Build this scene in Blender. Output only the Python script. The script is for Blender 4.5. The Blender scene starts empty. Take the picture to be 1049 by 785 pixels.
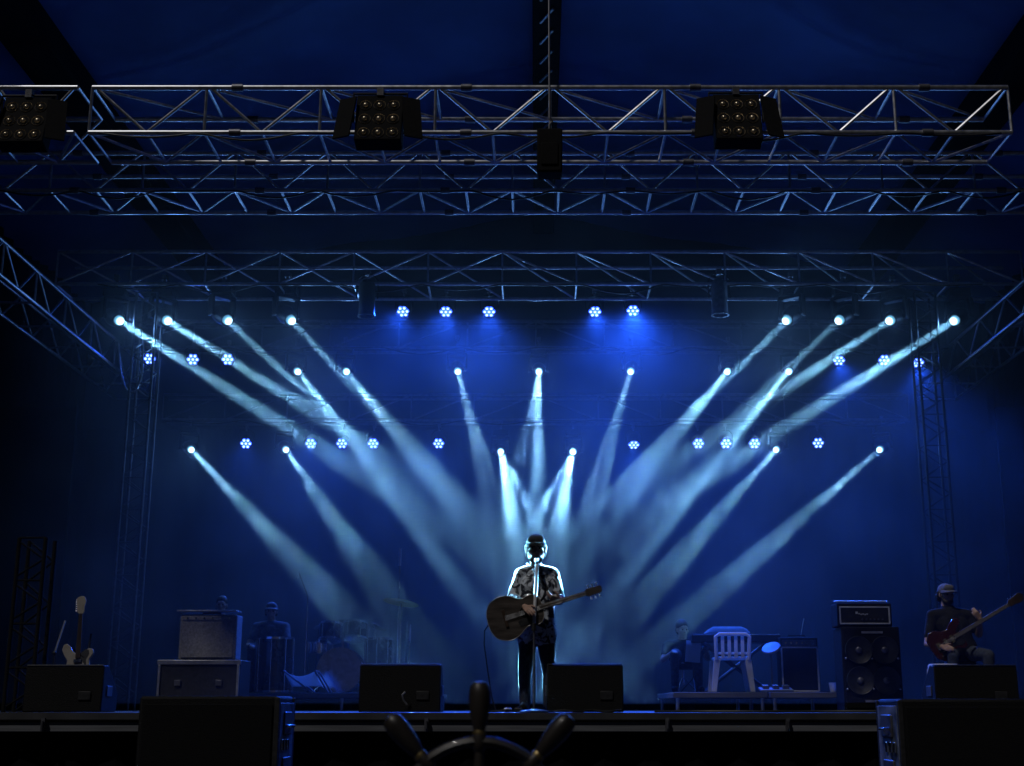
import bpy, bmesh, math, random
from mathutils import Vector, Matrix, Quaternion
R = math.radians
rnd = random.Random(7)
sc = bpy.context.scene
C = sc.collection

# ------------------------------------------------------------------ camera
F, CX, CY, PITCH = 1334.0, 549.0, 392.5, R(14.0)
CAMZ = 0.045
cd = bpy.data.cameras.new('camera'); cam = bpy.data.objects.new('camera', cd); C.objects.link(cam)
cam.location = (0, 0, CAMZ); cam.rotation_euler = (R(90) + PITCH, 0, 0)
cd.sensor_width = 36; cd.lens = F / 1049 * 36; cd.shift_x = -(CX - 524.5) / 1049
cd.clip_start = 0.1; cd.clip_end = 500
sc.camera = cam
cd.dof.use_dof = True; cd.dof.focus_distance = 13.5; cd.dof.aperture_fstop = 3.4

def Q(px, py, d):
    """the point seen at photo pixel px, py at distance d (metres) into the stage"""
    u, v = (px - CX) / F, (CY - py) / F
    y = math.cos(PITCH) - v * math.sin(PITCH); z = math.sin(PITCH) + v * math.cos(PITCH)
    return Vector((u * d / y, d, z * d / y + CAMZ))

# ------------------------------------------------------------------ materials
def mat(name, col, rough=0.5, metal=0.0, var=0.25, scale=8.0, bump=0.0, spec=0.5, stretch=(1, 1, 1), coat=0.0, rvar=0.12):
    m = bpy.data.materials.new(name); m.use_nodes = True
    n, l = m.node_tree.nodes, m.node_tree.links
    b = n['Principled BSDF']
    tc = n.new('ShaderNodeTexCoord'); mp = n.new('ShaderNodeMapping'); mp.inputs['Scale'].default_value = stretch
    nz = n.new('ShaderNodeTexNoise'); nz.inputs['Scale'].default_value = scale; nz.inputs['Detail'].default_value = 6
    l.new(tc.outputs['Object'], mp.inputs[0]); l.new(mp.outputs[0], nz.inputs['Vector'])
    r = n.new('ShaderNodeValToRGB')
    a = [max(0, c * (1 - var)) for c in col]; c2 = [min(1, c * (1 + var)) for c in col]
    r.color_ramp.elements[0].position = 0.3; r.color_ramp.elements[1].position = 0.7
    r.color_ramp.elements[0].color = (*a, 1); r.color_ramp.elements[1].color = (*c2, 1)
    l.new(nz.outputs['Fac'], r.inputs[0]); l.new(r.outputs[0], b.inputs['Base Color'])
    mr = n.new('ShaderNodeMapRange'); mr.inputs['To Min'].default_value = max(0, rough - rvar); mr.inputs['To Max'].default_value = min(1, rough + rvar)
    l.new(nz.outputs['Fac'], mr.inputs['Value']); l.new(mr.outputs[0], b.inputs['Roughness'])
    b.inputs['Metallic'].default_value = metal
    b.inputs['Specular IOR Level'].default_value = spec
    b.inputs['Coat Weight'].default_value = coat
    if bump:
        bp = n.new('ShaderNodeBump'); bp.inputs['Strength'].default_value = bump; bp.inputs['Distance'].default_value = 0.02
        l.new(nz.outputs['Fac'], bp.inputs['Height']); l.new(bp.outputs[0], b.inputs['Normal'])
    return m

def hot(name, rmax, stops, s=4.0):
    """lit lens: hottest at its middle, falling off towards its rim"""
    m = bpy.data.materials.new(name); m.use_nodes = True
    n, l = m.node_tree.nodes, m.node_tree.links
    n.remove(n['Principled BSDF'])
    e = n.new('ShaderNodeEmission'); tc = n.new('ShaderNodeTexCoord')
    sp = n.new('ShaderNodeSeparateXYZ'); l.new(tc.outputs['UV' if False else 'Object'], sp.inputs[0])
    cb = n.new('ShaderNodeCombineXYZ'); l.new(sp.outputs[0], cb.inputs[0]); l.new(sp.outputs[1], cb.inputs[1])
    ln = n.new('ShaderNodeVectorMath'); ln.operation = 'LENGTH'; l.new(cb.outputs[0], ln.inputs[0])
    mr = n.new('ShaderNodeMapRange'); mr.inputs['From Max'].default_value = rmax; l.new(ln.outputs['Value'], mr.inputs['Value'])
    rp = n.new('ShaderNodeValToRGB'); el = rp.color_ramp.elements
    for i, (p, c) in enumerate(stops):
        q = el[i] if i < 2 else el.new(p)
        q.position = p; q.color = (*c, 1)
    l.new(mr.outputs[0], rp.inputs[0]); l.new(rp.outputs[0], e.inputs[0]); e.inputs[1].default_value = s
    l.new(e.outputs[0], n['Material Output'].inputs[0])
    m.cycles.emission_sampling = 'NONE'
    return m

def glow(name, col, s):
    m = bpy.data.materials.new(name); m.use_nodes = True
    n, l = m.node_tree.nodes, m.node_tree.links
    n.remove(n['Principled BSDF'])
    e = n.new('ShaderNodeEmission'); e.inputs[0].default_value = (*col, 1); e.inputs[1].default_value = s
    l.new(e.outputs[0], n['Material Output'].inputs[0])
    m.cycles.emission_sampling = 'NONE'
    return m

M = dict(
    alu=mat('aluminium', (0.62, 0.63, 0.66), 0.36, 0.9, 0.2, 14, 0.05),
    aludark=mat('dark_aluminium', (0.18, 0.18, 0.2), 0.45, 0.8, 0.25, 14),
    dimalu=mat('dimmed_aluminium', (0.05, 0.05, 0.06), 0.4, 0.7, 0.25, 14),  # aluminium darkened in the colour to imitate dim light; guitar strings share it
    black=mat('black_paint', (0.02, 0.02, 0.022), 0.5, 0, 0.4, 20, 0.1),
    blackmatte=mat('black_matte', (0.008, 0.008, 0.009), 0.9, 0, 0.4, 20, 0.1, 0.2),
    tolex=mat('black_tolex', (0.008, 0.008, 0.009), 0.65, 0, 0.5, 90, 0.35, 0.2),
    greytolex=mat('grey_tolex', (0.30, 0.30, 0.34), 0.75, 0, 0.25, 40, 0.2, 0.3),
    grille=mat('grille_cloth', (0.006, 0.006, 0.007), 0.85, 0, 0.5, 120, 0.3, 0.2),
    drape=mat('black_drape', (0.006, 0.006, 0.008), 0.95, 0, 0.3, 4, 0, 0.1),
    backdrop=mat('backdrop_cloth', (0.05, 0.055, 0.075), 0.9, 0, 0.25, 0.6, 0, 0.1),
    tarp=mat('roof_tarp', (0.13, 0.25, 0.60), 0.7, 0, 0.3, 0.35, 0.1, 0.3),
    deck=mat('stage_deck', (0.05, 0.05, 0.055), 0.55, 0, 0.4, 3, 0.1, 0.4),
    strip=mat('grey_edge', (0.17, 0.175, 0.19), 0.6, 0.2, 0.3, 5, 0.05, 0.4, (0.3, 1, 6)),
    ground=mat('ground_asphalt', (0.03, 0.03, 0.032), 0.9, 0, 0.35, 6, 0.2, 0.2),
    chrome=mat('chrome', (0.85, 0.86, 0.88), 0.18, 1.0, 0.1, 20),
    satin=mat('satin_steel', (0.82, 0.83, 0.85), 0.42, 0.45, 0.1, 20),
    brass=mat('cymbal_bronze', (0.4, 0.3, 0.14), 0.42, 1.0, 0.2, 6),
    white=mat('white_plastic', (0.75, 0.76, 0.78), 0.45, 0, 0.06, 8),
    paper=mat('white_paper', (0.82, 0.82, 0.82), 0.8, 0, 0.04, 8),
    case=mat('flight_case_edge', (0.5, 0.5, 0.53), 0.4, 0.8, 0.2, 12),
    skin=mat('skin', (0.45, 0.28, 0.21), 0.5, 0, 0.1, 12, 0.05, 0.4),
    hair=mat('dark_hair', (0.02, 0.015, 0.012), 0.55, 0, 0.4, 60, 0.4, 0.4, (1, 1, 0.2)),
    greyhair=mat('grey_hair', (0.5, 0.5, 0.52), 0.6, 0, 0.3, 60, 0.4, 0.4),
    jeans=mat('dark_jeans', (0.05, 0.06, 0.085), 0.85, 0, 0.4, 25, 0.2, 0.3),
    cap=mat('dark_cap', (0.045, 0.045, 0.05), 0.8, 0, 0.3, 30, 0.2, 0.3),
    palecap=mat('pale_cap', (0.16, 0.16, 0.18), 0.8, 0, 0.15, 30, 0.2, 0.3),
    tee=mat('black_tee', (0.012, 0.012, 0.014), 0.9, 0, 0.3, 30, 0.2, 0.3),
    greytee=mat('grey_tee', (0.14, 0.14, 0.16), 0.9, 0, 0.3, 20, 0.2, 0.3),
    paletee=mat('pale_shirt', (0.5, 0.5, 0.52), 0.85, 0, 0.15, 10, 0.2, 0.3),
    burst=mat('sunburst_wood', (0.075, 0.062, 0.055), 0.35, 0, 0.5, 5, 0, 0.5, (1, 1, 6), 0.5),
    darkwood=mat('dark_wood', (0.05, 0.03, 0.02), 0.5, 0, 0.4, 12, 0.1, 0.4, (1, 1, 0.2)),
    wheelwood=mat('worn_wood', (0.026, 0.021, 0.018), 0.42, 0, 0.45, 14, 0.15, 0.5, (1, 1, 0.25), 0.3),
    red=mat('red_lacquer', (0.045, 0.008, 0.007), 0.25, 0, 0.2, 6, 0, 0.5, (1, 1, 1), 0.6),
    cream=mat('cream_lacquer', (0.32, 0.29, 0.25), 0.3, 0, 0.08, 6, 0, 0.5, (1, 1, 1), 0.5),
    maple=mat('maple', (0.55, 0.4, 0.22), 0.4, 0, 0.2, 10, 0, 0.5, (1, 1, 0.2)),
    drumshell=mat('drum_shell', (0.02, 0.02, 0.03), 0.25, 0, 0.3, 6, 0, 0.5, (1, 1, 1), 0.7),
    drumhead=mat('drum_head', (0.006, 0.006, 0.008), 0.75, 0, 0.3, 6, 0, 0.15),
    bluepad=mat('blue_grey_plastic', (0.2, 0.25, 0.4), 0.45, 0, 0.15, 8),
    rubber=mat('cable_rubber', (0.02, 0.02, 0.02), 0.45, 0, 0.3, 20),
    scuff=mat('scuffed_side', (0.16, 0.19, 0.24), 0.5, 0.1, 0.95, 7, 0.3, 0.5),
    glass=mat('lens_glass', (0.75, 0.62, 0.42), 0.28, 0.85, 0.2, 10),
    hotlens=hot('lit_lens', .07, [(0, (1, 1, 1)), (1, (.012, .05, .10)), (.55, (.6, .9, 1)), (.8, (.08, .22, .32))]),
    led=hot('lit_blue_led', .031, [(0, (.42, .54, 1)), (1, (.01, .04, .5)), (.6, (.10, .20, 1))], 6.5),
    dimbrass=mat('dimmed_cymbal_bronze', (0.06, 0.05, 0.04), 0.5, 0.6, 0.2, 6),  # cymbal bronze darkened in the colour so the kit looks unlit
)

def plaid():
    m = bpy.data.materials.new('patterned_shirt'); m.use_nodes = True
    n, l = m.node_tree.nodes, m.node_tree.links; b = n['Principled BSDF']
    tc = n.new('ShaderNodeTexCoord'); nz = n.new('ShaderNodeTexNoise'); nz.inputs['Scale'].default_value = 13; nz.inputs['Detail'].default_value = 3
    nz.inputs['Distortion'].default_value = 1.2
    r = n.new('ShaderNodeValToRGB'); e = r.color_ramp.elements
    e[0].position = .44; e[0].color = (.02, .025, .04, 1); e[1].position = .56; e[1].color = (.68, .74, .8, 1)
    l.new(tc.outputs['Object'], nz.inputs['Vector']); l.new(nz.outputs['Fac'], r.inputs[0]); l.new(r.outputs[0], b.inputs['Base Color'])
    b.inputs['Roughness'].default_value = .85
    bp = n.new('ShaderNodeBump'); bp.inputs['Strength'].default_value = .5; bp.inputs['Distance'].default_value = .02
    n2 = n.new('ShaderNodeTexNoise'); n2.inputs['Scale'].default_value = 9; l.new(tc.outputs['Object'], n2.inputs['Vector'])
    l.new(n2.outputs['Fac'], bp.inputs['Height']); l.new(bp.outputs[0], b.inputs['Normal'])
    return m
M['shirt'] = plaid()

for k_, w_ in (('white', .35), ('paper', .5), ('paletee', .3)):
    n, l = M[k_].node_tree.nodes, M[k_].node_tree.links
    tr = n.new('ShaderNodeBsdfTranslucent'); tr.inputs[0].default_value = (.8, .8, .82, 1); mx_ = n.new('ShaderNodeMixShader'); mx_.inputs[0].default_value = w_
    l.new(n['Principled BSDF'].outputs[0], mx_.inputs[1]); l.new(tr.outputs[0], mx_.inputs[2]); l.new(mx_.outputs[0], n['Material Output'].inputs[0])

# ------------------------------------------------------------------ mesh helpers
def basis(d):
    d = Vector(d).normalized()
    a = Vector((0, 0, 1)) if abs(d.z) < .95 else Vector((1, 0, 0))
    x = d.cross(a).normalized(); y = d.cross(x).normalized()
    return x, y, d

class MB:
    def __init__(s): s.v = []; s.f = []
    def add(s, vs, fs):
        o = len(s.v); s.v += [Vector(v) for v in vs]; s.f += [tuple(o + i for i in f) for f in fs]; return s
    def box(s, c, size, rot=None):
        c = Vector(c); hx, hy, hz = (q / 2 for q in size)
        vs = [Vector((x, y, z)) for x in (-hx, hx) for y in (-hy, hy) for z in (-hz, hz)]
        if rot is not None: vs = [rot @ v for v in vs]
        return s.add([c + v for v in vs], [(0, 1, 3, 2), (4, 6, 7, 5), (0, 4, 5, 1), (2, 3, 7, 6), (0, 2, 6, 4), (1, 5, 7, 3)])
    def tube(s, p0, p1, r, r1=None, n=8):
        p0, p1 = Vector(p0), Vector(p1); r1 = r if r1 is None else r1
        x, y, d = basis(p1 - p0)
        vs = [p + (x * math.cos(2 * math.pi * i / n) + y * math.sin(2 * math.pi * i / n)) * q for p, q in ((p0, r), (p1, r1)) for i in range(n)]
        return s.add(vs, [(i, (i + 1) % n, n + (i + 1) % n, n + i) for i in range(n)] + [tuple(range(n))[::-1], tuple(range(n, 2 * n))])
    def path(s, pts, r, n=8, closed=False):
        pts = [Vector(p) for p in pts]; k = len(pts); vs = []
        up = None
        for i, p in enumerate(pts):
            a = pts[(i - 1) % k] if closed or i else pts[0]; b = pts[(i + 1) % k] if closed or i < k - 1 else pts[-1]
            x, y, d = basis(b - a)
            if up is not None:
                x = (up - d * up.dot(d)).normalized(); y = d.cross(x)
            up = x
            rr = r[i] if isinstance(r, (list, tuple)) else r
            vs += [p + (x * math.cos(2 * math.pi * j / n) + y * math.sin(2 * math.pi * j / n)) * rr for j in range(n)]
        fs = [(i * n + j, i * n + (j + 1) % n, ((i + 1) % k) * n + (j + 1) % n, ((i + 1) % k) * n + j) for i in range(k if closed else k - 1) for j in range(n)]
        if not closed: fs += [tuple(range(n))[::-1], tuple(range((k - 1) * n, k * n))]
        return s.add(vs, fs)
    def lathe(s, prof, mtx=None, n=20):
        mtx = mtx or Matrix(); vs = []; k = len(prof)
        for r, z in prof:
            vs += [mtx @ Vector((max(r, 1e-4) * math.cos(2 * math.pi * j / n), max(r, 1e-4) * math.sin(2 * math.pi * j / n), z)) for j in range(n)]
        fs = [(i * n + j, i * n + (j + 1) % n, (i + 1) * n + (j + 1) % n, (i + 1) * n + j) for i in range(k - 1) for j in range(n)]
        return s.add(vs, fs + [tuple(range(n))[::-1], tuple(range((k - 1) * n, k * n))])
    def prism(s, out, z0, z1, mtx=None):
        mtx = mtx or Matrix(); n = len(out)
        vs = [mtx @ Vector((x, y, z)) for z in (z0, z1) for x, y in out]
        return s.add(vs, [(i, (i + 1) % n, n + (i + 1) % n, n + i) for i in range(n)] + [tuple(range(n))[::-1], tuple(range(n, 2 * n))])
    def ball(s, c, r, sx=1, sy=1, sz=1, rot=None, n=14):
        c = Vector(c); vs = []; k = n // 2 + 1
        prof = [(math.sin(math.pi * i / (k - 1)), -math.cos(math.pi * i / (k - 1))) for i in range(k)]
        m = Matrix.Translation(c) @ (rot.to_4x4() if rot is not None else Matrix()) @ Matrix.Diagonal((r * sx, r * sy, r * sz, 1))
        return s.lathe(prof, m, n)
    def cap(s, p0, p1, r0, r1, n=12):            # tapered capsule
        s.tube(p0, p1, r0, r1, n); s.ball(p0, r0, n=n); s.ball(p1, r1, n=n); return s
    def build(s, name, m, parent=None, bevel=0, smooth=True, off=None, loc=None):
        me = bpy.data.meshes.new(name)
        vs = s.v if off is None else [v - Vector(off) for v in s.v]
        me.from_pydata(vs, [], s.f); me.update()
        bm = bmesh.new(); bm.from_mesh(me); bmesh.ops.recalc_face_normals(bm, faces=bm.faces); bm.to_mesh(me); bm.free()
        me.materials.append(m)
        o = bpy.data.objects.new(name, me); C.objects.link(o)
        if parent is not None: o.parent = parent
        if loc is not None: o.location = loc
        if bevel:
            b = o.modifiers.new('bevel', 'BEVEL'); b.width = bevel; b.segments = 2; b.limit_method = 'ANGLE'
        if smooth:
            me.polygons.foreach_set('use_smooth', [True] * len(me.polygons))
            me.set_sharp_from_angle(angle=R(38))
        return o

def tag(o, label=None, cat=None, group=None, kind=None):
    if label: o['label'] = label
    if cat: o['category'] = cat
    if group: o['group'] = group
    if kind: o['kind'] = kind
    return o
def thing(name, label, cat, loc=(0, 0, 0), rz=0, group=None):
    o = bpy.data.objects.new(name, None); C.objects.link(o); o.empty_display_size = .2
    o.location = loc; o.rotation_euler = (0, 0, rz)
    return tag(o, label, cat, group)
def copy_tree(o, parent=None):
    c = o.copy(); C.objects.link(c)
    if parent is not None: c.parent = parent
    for ch in o.children:
        if ch.type != 'LIGHT': copy_tree(ch, c)
    return c
def blob(mb, name, m, parent, voxel=.012, smooth=4, off=None, loc=None):
    """join overlapping solids into one continuous skin"""
    o = mb.build('source', m, None, smooth=False, off=off)
    a = o.modifiers.new('r', 'REMESH'); a.mode = 'VOXEL'; a.voxel_size = voxel
    b = o.modifiers.new('s', 'SMOOTH'); b.iterations = smooth; b.factor = .5
    dg = bpy.context.evaluated_depsgraph_get(); dg.update()
    me = bpy.data.meshes.new_from_object(o.evaluated_get(dg)); me.name = name
    bpy.data.objects.remove(o, do_unlink=True)
    me.materials.clear(); me.materials.append(m)
    me.polygons.foreach_set('use_smooth', [True] * len(me.polygons))
    r = bpy.data.objects.new(name, me); C.objects.link(r)
    if parent is not None: r.parent = parent
    if loc is not None: r.location = loc
    return r

# ------------------------------------------------------------------ setting
g = MB(); g.box((0, 14, -1.45), (80, 90, .1)); tag(g.build('ground', M['ground'], smooth=False), kind='structure')

st = thing('stage', 'long black stage platform with a pale strip along its front edge', 'stage', (0, 12.3, -1.4))
o = (0, 12.3, -1.4)
MB().box((0, 19.7, -.03), (20, 14.8, .06)).build('deck', M['deck'], st, off=o, smooth=False)
MB().box((0, 12.42, -.05), (19.9, .05, .05)).build('edge_trim', M['aludark'], st, off=o)
MB().box((-.6, 12.36, -.125), (9.3, .06, .085)).build('edge_rail', M['strip'], st, off=o, bevel=.004)
sk = MB(); N = 160
for i in range(N):
    a = -10 + 20 * i / N; b = -10 + 20 * (i + 1) / N
    ya = 12.5 + .03 * math.sin(i * 1.9); yb = 12.5 + .03 * math.sin((i + 1) * 1.9)
    sk.add([(a, ya, -1.4), (b, yb, -1.4), (b, yb, -.08), (a, ya, -.08)], [(0, 1, 2, 3)])
sk.build('skirt', M['drape'], st, off=o)
for i, x in enumerate((-4.5, -2.35, -1.0, .25, 1.2, 2.3, 3.2)):
    MB().box((x, 12.3, -.105), (.035, .05, .12)).tube((x, 12.26, -.07), (x, 12.26, -.14), .012).build('clamp', M['aludark'], st, off=o)

def drape_strip(name, label, p0, p1, z0, z1, m, amp=.07, wl=.42, cat='curtain'):
    p0, p1 = Vector(p0), Vector(p1); L = (p1 - p0).length; d = (p1 - p0) / L; nrm = Vector((-d.y, d.x, 0))
    n = int(L / wl * 8); mb = MB(); rows = 6
    vs = []
    for k in range(rows + 1):
        t = k / rows
        for i in range(n + 1):
            s_ = i / n * L; w = amp * (1 - .4 * t) * (math.sin(s_ / wl * 2 * math.pi + .5 * math.sin(s_ * .9)) + .35 * math.sin(s_ * 3.1 + t))
            q = p0 + d * s_ + nrm * w; vs.append((q.x, q.y, z0 + (z1 - z0) * t))
    fs = [(k * (n + 1) + i, k * (n + 1) + i + 1, (k + 1) * (n + 1) + i + 1, (k + 1) * (n + 1) + i) for k in range(rows) for i in range(n)]
    mb.add(vs, fs); c = ((p0 + p1) / 2); c = Vector((c.x, c.y, z0))
    o = mb.build(name, m, off=c, loc=c); tag(o, label, cat); return o
drape_strip('backdrop_curtain', 'wide dark blue backdrop cloth hanging across the rear of the stage', (-9.4, 26, 0), (9.4, 26, 0), 0, 5.55, M['backdrop'], .11, .7, 'backdrop')
drape_strip('upper_backdrop', 'darker cloth closing the rear of the roof above the backdrop', (-9.6, 26.6, 0), (9.6, 26.6, 0), 5.2, 10.6, M['backdrop'], .02, 1.5, 'backdrop')
drape_strip('wing_curtain', 'black side curtain closing the left wing of the stage', (-9.5, 27.0, 0), (-9.5, 10.6, 0), 0, 8.4, M['drape'])
drape_strip('wing_curtain', 'black side curtain closing the right wing of the stage', (9.5, 10.6, 0), (9.5, 27.0, 0), 0, 8.4, M['drape'])

for x_, lab in ((-10.4, 'black masking flat at the left side of the stage, before the backdrop'), (10.4, 'black masking flat at the right side of the stage, before the backdrop')):
    t = thing('masking_flat', lab, 'masking flat', (x_, 21.6, 0))
    MB().box((0, 0, 2.5), (5.2, .06, 5.0)).build('panel', M['drape'], t); MB().box((0, .18, 1.0), (.06, .3, 2.0)).build('brace', M['blackmatte'], t)
# roof tarp
rt = MB(); nx, ny = 40, 24; vs = []
def roofz(x, y): return 10.35 - .10 * abs(x) - .012 * x * x
for j in range(ny + 1):
    y = 12 + 14.8 * j / ny
    for i in range(nx + 1):
        x = -10 + 20 * i / nx
        vs.append((x, y, roofz(x, y) + .10 * math.sin(y * 1.9) * math.cos(x * .6) + .08 * math.sin(x * 1.3 + y) + .05 * abs(math.sin(y * .95))))
rt.add(vs, [(j * (nx + 1) + i, j * (nx + 1) + i + 1, (j + 1) * (nx + 1) + i + 1, (j + 1) * (nx + 1) + i) for j in range(ny) for i in range(nx)])
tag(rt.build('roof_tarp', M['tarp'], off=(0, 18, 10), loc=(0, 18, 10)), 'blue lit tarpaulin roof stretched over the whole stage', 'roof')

def roof_beam(x, w, h, label):
    z = roofz(x, 0) - .18 - h / 2
    b = thing('roof_beam', label, 'roof beam', (x, 18.5, z), group='dark roof beams under the tarp')
    MB().box((0, .6, 0), (w, 14, h)).build('beam', M['blackmatte'], b, bevel=.03)
    if abs(x) < 1:
        for i in range(16):
            MB().tube((-w * .22, -5.6 + i * .62, -h / 2 - .03), (w * .22, -6.0 + i * .62, -h / 2 - .03), .02).build('rung', M['alu'], b)
roof_beam(.16, .42, .34, 'black ridge beam with pale rungs running along the centre of the roof')
roof_beam(-6.75, .62, .4, 'dark roof beam running into the depth at the left of the roof')
roof_beam(6.75, .62, .4, 'dark roof beam running into the depth at the right of the roof')

# ------------------------------------------------------------------ trusses
def truss(name, label, p0, p1, h, w, bay, spec, m, r=.03, rb=.0175, group='aluminium lighting trusses', mid=True):
    """box truss from p0 to p1 (front top chord); width w lies to the left normal of the run, height h below"""
    p0, p1 = Vector(p0), Vector(p1); L = (p1 - p0).length; d = (p1 - p0) / L
    if abs(d.z) > .9: side, dn = Vector((0, 1, 0)), Vector((1, 0, 0))
    else: side, dn = Vector((-d.y, d.x, 0)), Vector((0, 0, -1))
    t = thing(name, label, 'truss', p0, group=group)
    n = max(1, round(L / bay)); b = L / n
    FT = lambda s: p0 + d * s
    BT = lambda s: p0 + d * s + side * w
    FB = lambda s: p0 + d * s + dn * h
    BB = lambda s: p0 + d * s + side * w + dn * h
    for q in (FT, BT, FB, BB):
        MB().tube(q(0), q(L), r, n=10).build('chord', m, t, off=p0)
    if abs(d.z) < .9 and 'm' in spec:
        for q in (FT, BT, FB, BB):
            for i in range(1, n, 2): MB().tube(q(i * b + .28), q(i * b + .40), r * 1.45, n=10).build('coupler', M['aludark'], t, off=p0)
    def br(a, c, rr=rb): MB().tube(a, c, rr, n=6).build('brace', m, t, off=p0)
    for i in range(n + 1):
        s = i * b
        if 'v' in spec: br(FT(s), FB(s))
        if 'V' in spec: br(BT(s), BB(s))
        if 't' in spec: br(FT(s), BT(s))
        if 'b' in spec: br(FB(s), BB(s))
        if i == n: break
        m_ = s + b / 2
        if 'f' in spec: br(FT(s + .04), FB(m_)); br(FB(m_), FT(s + b - .04))
        if 'r' in spec: br(BT(s), BB(m_)); br(BB(m_), BT(s + b))
        if 'x' in spec: br(FB(s), BB(m_)); br(BB(m_), FB(s + b))
        if 'm' in spec: br(FB(m_), BB(m_))
        if 'T' in spec: br(FT(s), BT(s + b))
        if '/' in spec:
            k = (i + .5) / n
            if k < .5: br(FB(s), FT(s + b))
            else: br(FT(s), FB(s + b))
        if 'l' in spec: br(FT(s), BB(s + b))
    return t
A0 = Q(95, 90, 13.2); A1 = Q(1032, 90, 13.2)
truss('lighting_truss', 'front box truss with open diagonals, the highest one, three lamp clusters hung on it', A0, A1, .54, .80, 1.22, 'vftbxmT', M['alu'])
truss('lighting_truss', 'short truss stub running out of the picture at top left beside the left lamp cluster', Q(-90, 90, 13.2), Q(80, 90, 13.2), .54, .80, 1.22, 'ftbxr', M['alu'])
B0 = Q(-40, 157, 16.2); B1 = Q(1090, 157, 16.2)
truss('lighting_truss', 'second box truss directly behind and below the front truss in the picture', B0, B1, .535, .80, 1.22, 'vfbxm', M['alu'])
C0 = Q(60, 258, 20.0); C1 = Q(1045, 258, 20.0)
truss('lighting_truss', 'third truss carrying the topmost row of moving heads and five blue lamps', C0, C1, .55, .80, 1.22, 'v/bl', M['alu'])
D0 = Vector((-7.55, 23.0, 6.95)); D1 = Vector((7.55, 23.0, 6.95))
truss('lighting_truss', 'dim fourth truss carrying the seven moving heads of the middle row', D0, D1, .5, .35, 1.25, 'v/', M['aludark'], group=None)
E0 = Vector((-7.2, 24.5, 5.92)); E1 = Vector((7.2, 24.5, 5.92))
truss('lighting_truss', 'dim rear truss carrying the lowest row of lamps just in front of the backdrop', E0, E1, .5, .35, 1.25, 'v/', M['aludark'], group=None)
truss('side_truss', 'side truss running into the depth at the left, rimmed in blue', (-7.6, 12.5, 6.5), (-7.6, 25.2, 6.5), .5, .75, 1.25, 'vfbr', M['alu'], group='side trusses')
truss('side_truss', 'side truss running into the depth at the right, rimmed in blue', (8.35, 12.5, 6.5), (8.35, 25.2, 6.5), .5, .75, 1.25, 'vfbr', M['alu'], group='side trusses')
def tower(x, y, h, label, w=.34, m=None):
    truss('truss_tower', label, (x - w / 2, y, 0), (x - w / 2, y, h), w, w, .5, 'vfr', m or M['alu'], .022, .011, 'upright truss towers')
tower(-6.32, 20.2, 6.6, 'upright truss tower at left lit blue, beside the guitar with the pale headstock', m=M['aludark'])  # dark metal puts the dimness of the rear into the colour
tower(6.32, 20.2, 6.6, 'upright truss tower at right behind the bass player', m=M['dimalu'])  # darkest metal paints in the dim light on this tower
tower(-5.2, 13.45, 1.75, 'slim short truss tower, coloured black for shade, at the far left edge', .27, M['blackmatte'])  # cut low and blackened to show the tower sinking into shade

# ------------------------------------------------------------------ lamps
HEADW, PARW, SPILLW = 3.9, 34.0, 42.0
SMOKE = .016
# each head throws two or three shafts: (degrees sideways, degrees up, spread, share of the power)
SHAFTS = [
    [(-1.25, 0, .6, .55), (-.55, .2, .55, .4), (.45, .1, 1.4, .5), (1.35, .2, .6, .5)],
    [(0, 0, 1.8, 2.9), (1.65, .2, .6, .5), (2.3, 0, .6, .4)],
    [(1.25, -.1, .6, .55), (.5, -.2, .55, .4), (-.5, .1, 1.4, .5), (-1.4, 0, .6, .5)],
    [(0, 0, 1.8, 2.9), (-1.65, .2, .6, .5), (-2.3, 0, .6, .4)],
]
spill_ld = bpy.data.lights.new('lens_spill', 'SPOT'); spill_ld.energy = SPILLW; spill_ld.color = (.16, .42, 1.0)
spill_ld.spot_size = R(160); spill_ld.spot_blend = 1.0; spill_ld.shadow_soft_size = .05
def make_head():
    t = thing('moving_head', None, 'spotlight')
    MB().box((0, 0, .34), (.30, .24, .12)).box((0, 0, .285), (.2, .16, .03)).build('base', M['black'], t, bevel=.015)
    MB().tube((0, 0, .38), (0, 0, .60), .022).box((0, 0, .58), (.07, .09, .07)).build('clamp', M['aludark'], t)
    y = MB(); y.box((0, 0, .25), (.36, .13, .05))
    for s in (-1, 1): y.box((s * .17, 0, .11), (.04, .13, .30))
    y.build('yoke', M['black'], t, bevel=.01)
    h = MB(); h.lathe([(.0, .2), (.07, .2), (.10, .15), (.125, .06), (.125, -.06), (.10, -.15), (.095, -.2), (.085, -.2), (.08, -.17), (0, -.17)], n=20)
    h.tube((-.155, 0, 0), (.155, 0, 0), .035)
    hd = h.build('head', M['black'], t)
    MB().lathe([(.0, -.255), (.03, -.25), (.055, -.236), (.066, -.212), (.07, -.18), (.0, -.175)], n=18).build('lens', M['hotlens'], hd)
    return t
HEAD = make_head()
hcount = 0
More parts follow.
